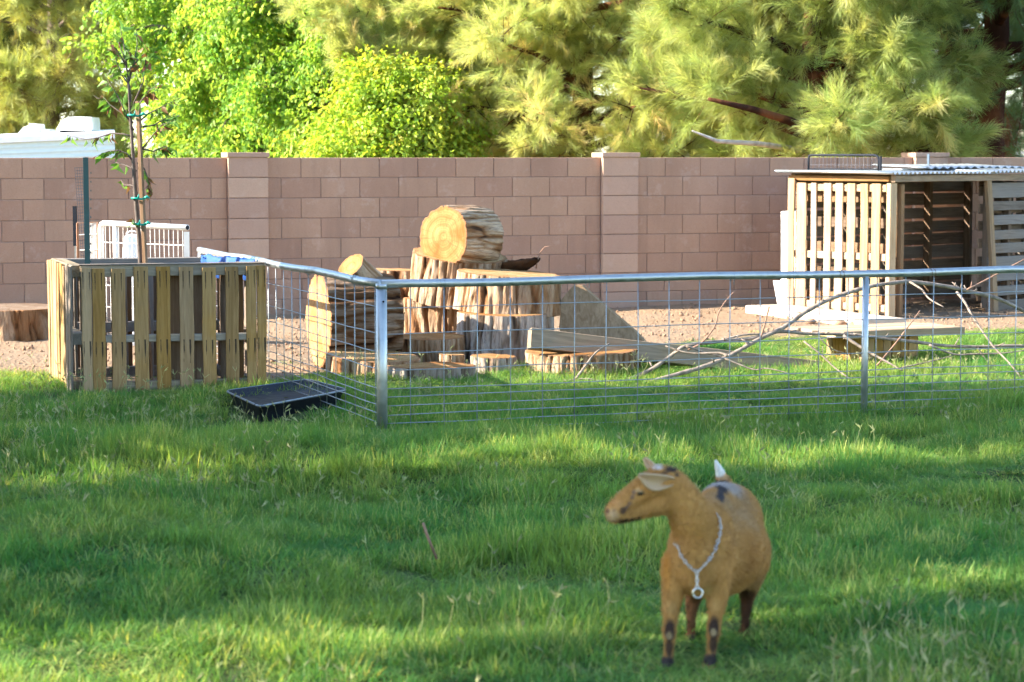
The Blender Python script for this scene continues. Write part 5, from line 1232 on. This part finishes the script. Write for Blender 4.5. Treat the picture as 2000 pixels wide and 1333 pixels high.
    ear([((1318, 934), (1316, 948)), ((1306, 930), (1304, 953)), ((1292, 928), (1288, 960)), ((1278, 927), (1272, 959)), ((1264, 926), (1261, 951)), ((1254, 926), (1254, 941)), ((1247, 927), (1248, 931))], 6.545, 6.485, .016)
    ear([((1290, 921), (1276, 926)), ((1283, 911), (1268, 920)), ((1275, 904), (1262, 912)), ((1268, 899), (1259, 904)), ((1260, 893), (1257, 896))], 6.62, 6.64, .010)
    # eye
    p = hit(1250, 963, -.002)
    if p:
        MB().ell(p, (.0125, .009, .0100), 14, 10).build('eye', m_simple('goat_eye', (.03, .018, .01), .15, var=.05), root, True)
        MB().tube([p + Vector((-.013, -.004, .0)), p + Vector((-.004, -.0085, .007)), p + Vector((.007, -.0085, .0065)), p + Vector((.014, -.003, .0))], [.002, .0035, .0035, .002], 6).build('eyelid', m_simple('eyelid_hair', (.34, .19, .07), .8), root, True)
    # chain collar
    vis = [hit(x, y, .004) for x, y in ((1400, 1004), (1405, 1018), (1407, 1034), (1404, 1052), (1397, 1072), (1387, 1090), (1374, 1106), (1361, 1116), (1348, 1108), (1337, 1096), (1329, 1083), (1324, 1068))]
    vis = [v for v in vis if v]; loop = vis + [vis[-1] + Vector((-.004, .06, .0)), vis[-1].lerp(vis[0], .5) + Vector((0, .16, -.06)), vis[0] + Vector((-.01, .05, -.02)), vis[0]]
    sp = []
    n_ = len(loop)
    for i in range(n_-1):
        p0, p1, p2, p3 = loop[max(0, i-1)], loop[i], loop[i+1], loop[min(n_-1, i+2)]
        for k in range(10):
            t = k/10; sp.append(.5*((2*p1) + (p2-p0)*t + (2*p0-5*p1+4*p2-p3)*t*t + (3*p1-p0-3*p2+p3)*t**3))
    lk = MB(); acc = 0; kk = 0
    def link(c, d, flip, a=.0078, b_=.0046, r=.0014):
        d = d.normalized(); s = d.orthogonal().normalized(); s = (Quaternion(d, math.pi/2*flip + .5) @ s)
        lk.tube([c + d*a*math.cos(q) + s*b_*math.sin(q) for q in [2*math.pi*i/10 for i in range(11)]], r, 5, False)
    for p, q in zip(sp[:-1], sp[1:]):
        acc += (q-p).length
        if acc > .0105: acc = 0; kk += 1; link(p, q-p, kk % 2)
    lo = hit(1361, 1116, .006)
    for i in range(5): link(lo + Vector((0, -.003*i, -.008-.0098*i)), Vector((0, -.1, -1)), i % 2)
    co_ = lk.build('chain_collar', M['chain'], root, True)
    rc = lo + Vector((.002, -.016, -.066)); rg_ = MB().tube([rc + Vector((.015*math.cos(q), 0, .015*math.sin(q))) for q in [2*math.pi*i/18 for i in range(19)]], .0032, 8, False).build('collar_ring', M['chain'], root, True)
build_goat()
# ---------------------------------------------------------------- grass
GM = {}
GM['blade'] = leaf_mat('grass_blade', (.105, .265, .065), (.215, .33, .07), (1.4, 1.2, .5), .5, (.36, .38, .12), rough=.6, pos_scale=.9, spec=.08)
GM['straw'] = leaf_mat('seed_stalk', (.34, .36, .15), (.44, .42, .20), (1.1, 1.1, .6), .35, rough=.7)
def clumps(name, n, blades, rad, L, wd, seed, mat):
    out = []
    for k in range(n):
        rg = random.Random(seed+k); mb = MB()
        for i in range(blades):
            a = rg.uniform(0, 6.2832); r = rad*math.sqrt(rg.random()); p = Vector((r*math.cos(a), r*math.sin(a), -.01))
            az = rg.uniform(0, 6.2832); ln = L*rg.uniform(.5, 1.15); lean = abs(rg.gauss(.35, .45)); bend = rg.uniform(.1, 1.2)
            h = Vector((math.cos(az), math.sin(az), 0)); s = Vector((-h.y, h.x, 0))*wd*rg.uniform(.7, 1.2)/2
            s = Quaternion((0, 0, 1), rg.uniform(-.8, .8)) @ s
            pts = []
            for t in (0, .4, .75, 1.0):
                th = lean + bend*t; pts.append(p + h*(ln*t*math.sin(th*.8)) + ZU*(ln*t*math.cos(min(1.45, th*.8))))
            v = [pts[0]-s, pts[0]+s, pts[1]-s*.95, pts[1]+s*.95, pts[2]-s*.65, pts[2]+s*.65, pts[3]]
            mb.add(v, [(0, 1, 3, 2), (2, 3, 5, 4), (4, 5, 6)])
        out.append(mb.mesh(name, mat, True))
    return out
C_gr = hidden_coll('grass_clump', clumps('grass_clump', 8, 36, .070, .098, .0036, 1000, GM['blade']))
def seedheads(n, seed):
    out = []
    for k in range(n):
        rg = random.Random(seed+k); mb = MB(); hgt = rg.uniform(.13, .20); top = Vector((rg.uniform(-.03, .03), rg.uniform(-.03, .03), hgt))
        mb.tube([Vector((0, 0, 0)), top*.5 + Vector((.006, 0, 0)), top], [.0011, .001, .0008], 3, False)
        for i in range(rg.choice((2, 3, 3, 4))):
            az = rg.uniform(0, 6.28); d = Vector((math.cos(az), math.sin(az), rg.uniform(.5, 1.4))).normalized()*rg.uniform(.025, .045); mb.tube([top, top + d*.5, top + d], [.0015, .0027, .001], 3, False)
        out.append(mb.mesh('seed_head', GM['straw'], True))
    return out
C_sd = hidden_coll('seed_head', seedheads(6, 2000))
def build_grass():
    g = np.random.default_rng(11); P = []
    for y0, y1, dens in ((4.6, 8, 380), (8, 11, 330), (11, 14, 250), (14, 17, 190), (17, 21, 120)):
        hw = .24*y1*1.0 + 1.3; n = int((y1-y0)*2*hw*dens); x = g.uniform(-hw, hw, n); y = g.uniform(y0, y1, n); P.append(np.stack([x, y], 1))
    P = np.concatenate(P); d = lawn_d(P[:, 0], P[:, 1]); keep = g.random(len(P)) < np.clip(d*1.6 + .12, 0.004, 1); P = P[keep]; d = d[keep]
    tc = [gr(444, 771, .1), gr(508, 801, .1), gr(676, 769, .1), gr(601, 749, .1)]; ins = np.ones(len(P), bool)       # nothing grows inside the tub
    for a_, b_ in zip(tc, tc[1:] + tc[:1]):
        L_ = math.hypot(b_.x-a_.x, b_.y-a_.y); ins &= ((b_.x-a_.x)*(P[:, 1]-a_.y) - (b_.y-a_.y)*(P[:, 0]-a_.x))/L_ > -.05
    P = P[~ins]; d = d[~ins]
    z = hfield(P[:, 0], P[:, 1]); hs = np.clip(.05 + 1.7*fbm(P[:, 0]*1.3, P[:, 1]*1.6, 0, 41, 3) + 1.3*(fbm(P[:, 0]*4, P[:, 1]*4, 0, 43, 2)-.5), .3, 1.7)
    hs *= np.interp(P[:, 1], [5, 13.0, 14.5, 20], [1.0, 1.0, .78, .55])
    # longer tufts where the mower does not reach: fence line, planter foot
    fx = np.abs((P[:, 1]-12.15) - .371*(P[:, 0]+.74)); hs += .25*np.exp(-(fx/.12)**2)*(P[:, 0] > -.8)
    hs *= np.clip(d*.9+.45, .35, 1) * (1 - .80*np.exp(-(((P[:, 0]-.64)/.46)**2 + ((P[:, 1]-6.80)/.85)**2)))
    s = np.stack([g.uniform(.85, 1.25, len(P)), g.uniform(.85, 1.25, len(P)), hs*g.uniform(.8, 1.2, len(P))], 1)
    rot = np.zeros((len(P), 3)); rot[:, 2] = g.uniform(0, 6.28, len(P)); rot[:, 0] = g.normal(0, .10, len(P)); rot[:, 1] = g.normal(0, .10, len(P))
    o = scatter('lawn_grass', np.column_stack([P, z]), rot, s, g.integers(0, 8, len(P)), C_gr); tag(o, 'lush uneven green grass over the lawn and the pen edge', 'grass', kind='stuff')
    n = 6000; y = g.uniform(5, 16.5, n); x = g.uniform(-1, 1, n)*(.24*y+.8); dn = fbm(x*.8, y*.9, 0, 51, 3)
    pr = np.clip((dn-.46)*7, .03, 1); k = (g.random(n) < pr) & (lawn_d(x, y) > .3) & (((x-.62)/.45)**2 + ((y-6.7)/.7)**2 > 1); x, y = x[k], y[k]
    rot = np.stack([g.normal(0, .22, len(x)), g.normal(0, .22, len(x)), g.uniform(0, 6.28, len(x))], 1)
    o = scatter('seed_stalks', np.column_stack([x, y, hfield(x, y)]), rot, g.uniform(.7, 1.05, len(x)), g.integers(0, 6, len(x)), C_sd); tag(o, 'pale grass seed stalks standing above the lawn', 'grass', kind='stuff')
    # loose gravel and droppings on the bare earth
    ms = []
    for k in range(4):
        rg = random.Random(k); mb = MB().ell((0, 0, 0), (.018, .014, .010), 7, 5); mb.v = [(a*rg.uniform(.8, 1.2), b*rg.uniform(.8, 1.2), c*rg.uniform(.8, 1.2)) for a, b, c in mb.v]; ms.append(mb.mesh('pebble', M['stone'], True))
    C_pb = hidden_coll('pebble', ms); n = 6000; y = g.uniform(14.5, 23.5, n); x = g.uniform(-1, 1, n)*(.24*y+1); k = (lawn_d(x, y) < -.05); x, y = x[k], y[k]
    o = scatter('gravel', np.column_stack([x, y, hfield(x, y)+.004]), g.uniform(0, 6.28, (len(x), 3)), g.lognormal(-.75, .5, len(x)), g.integers(0, 4, len(x)), C_pb); tag(o, 'loose gravel and clods scattered over the bare earth', 'gravel', kind='stuff')
build_grass()
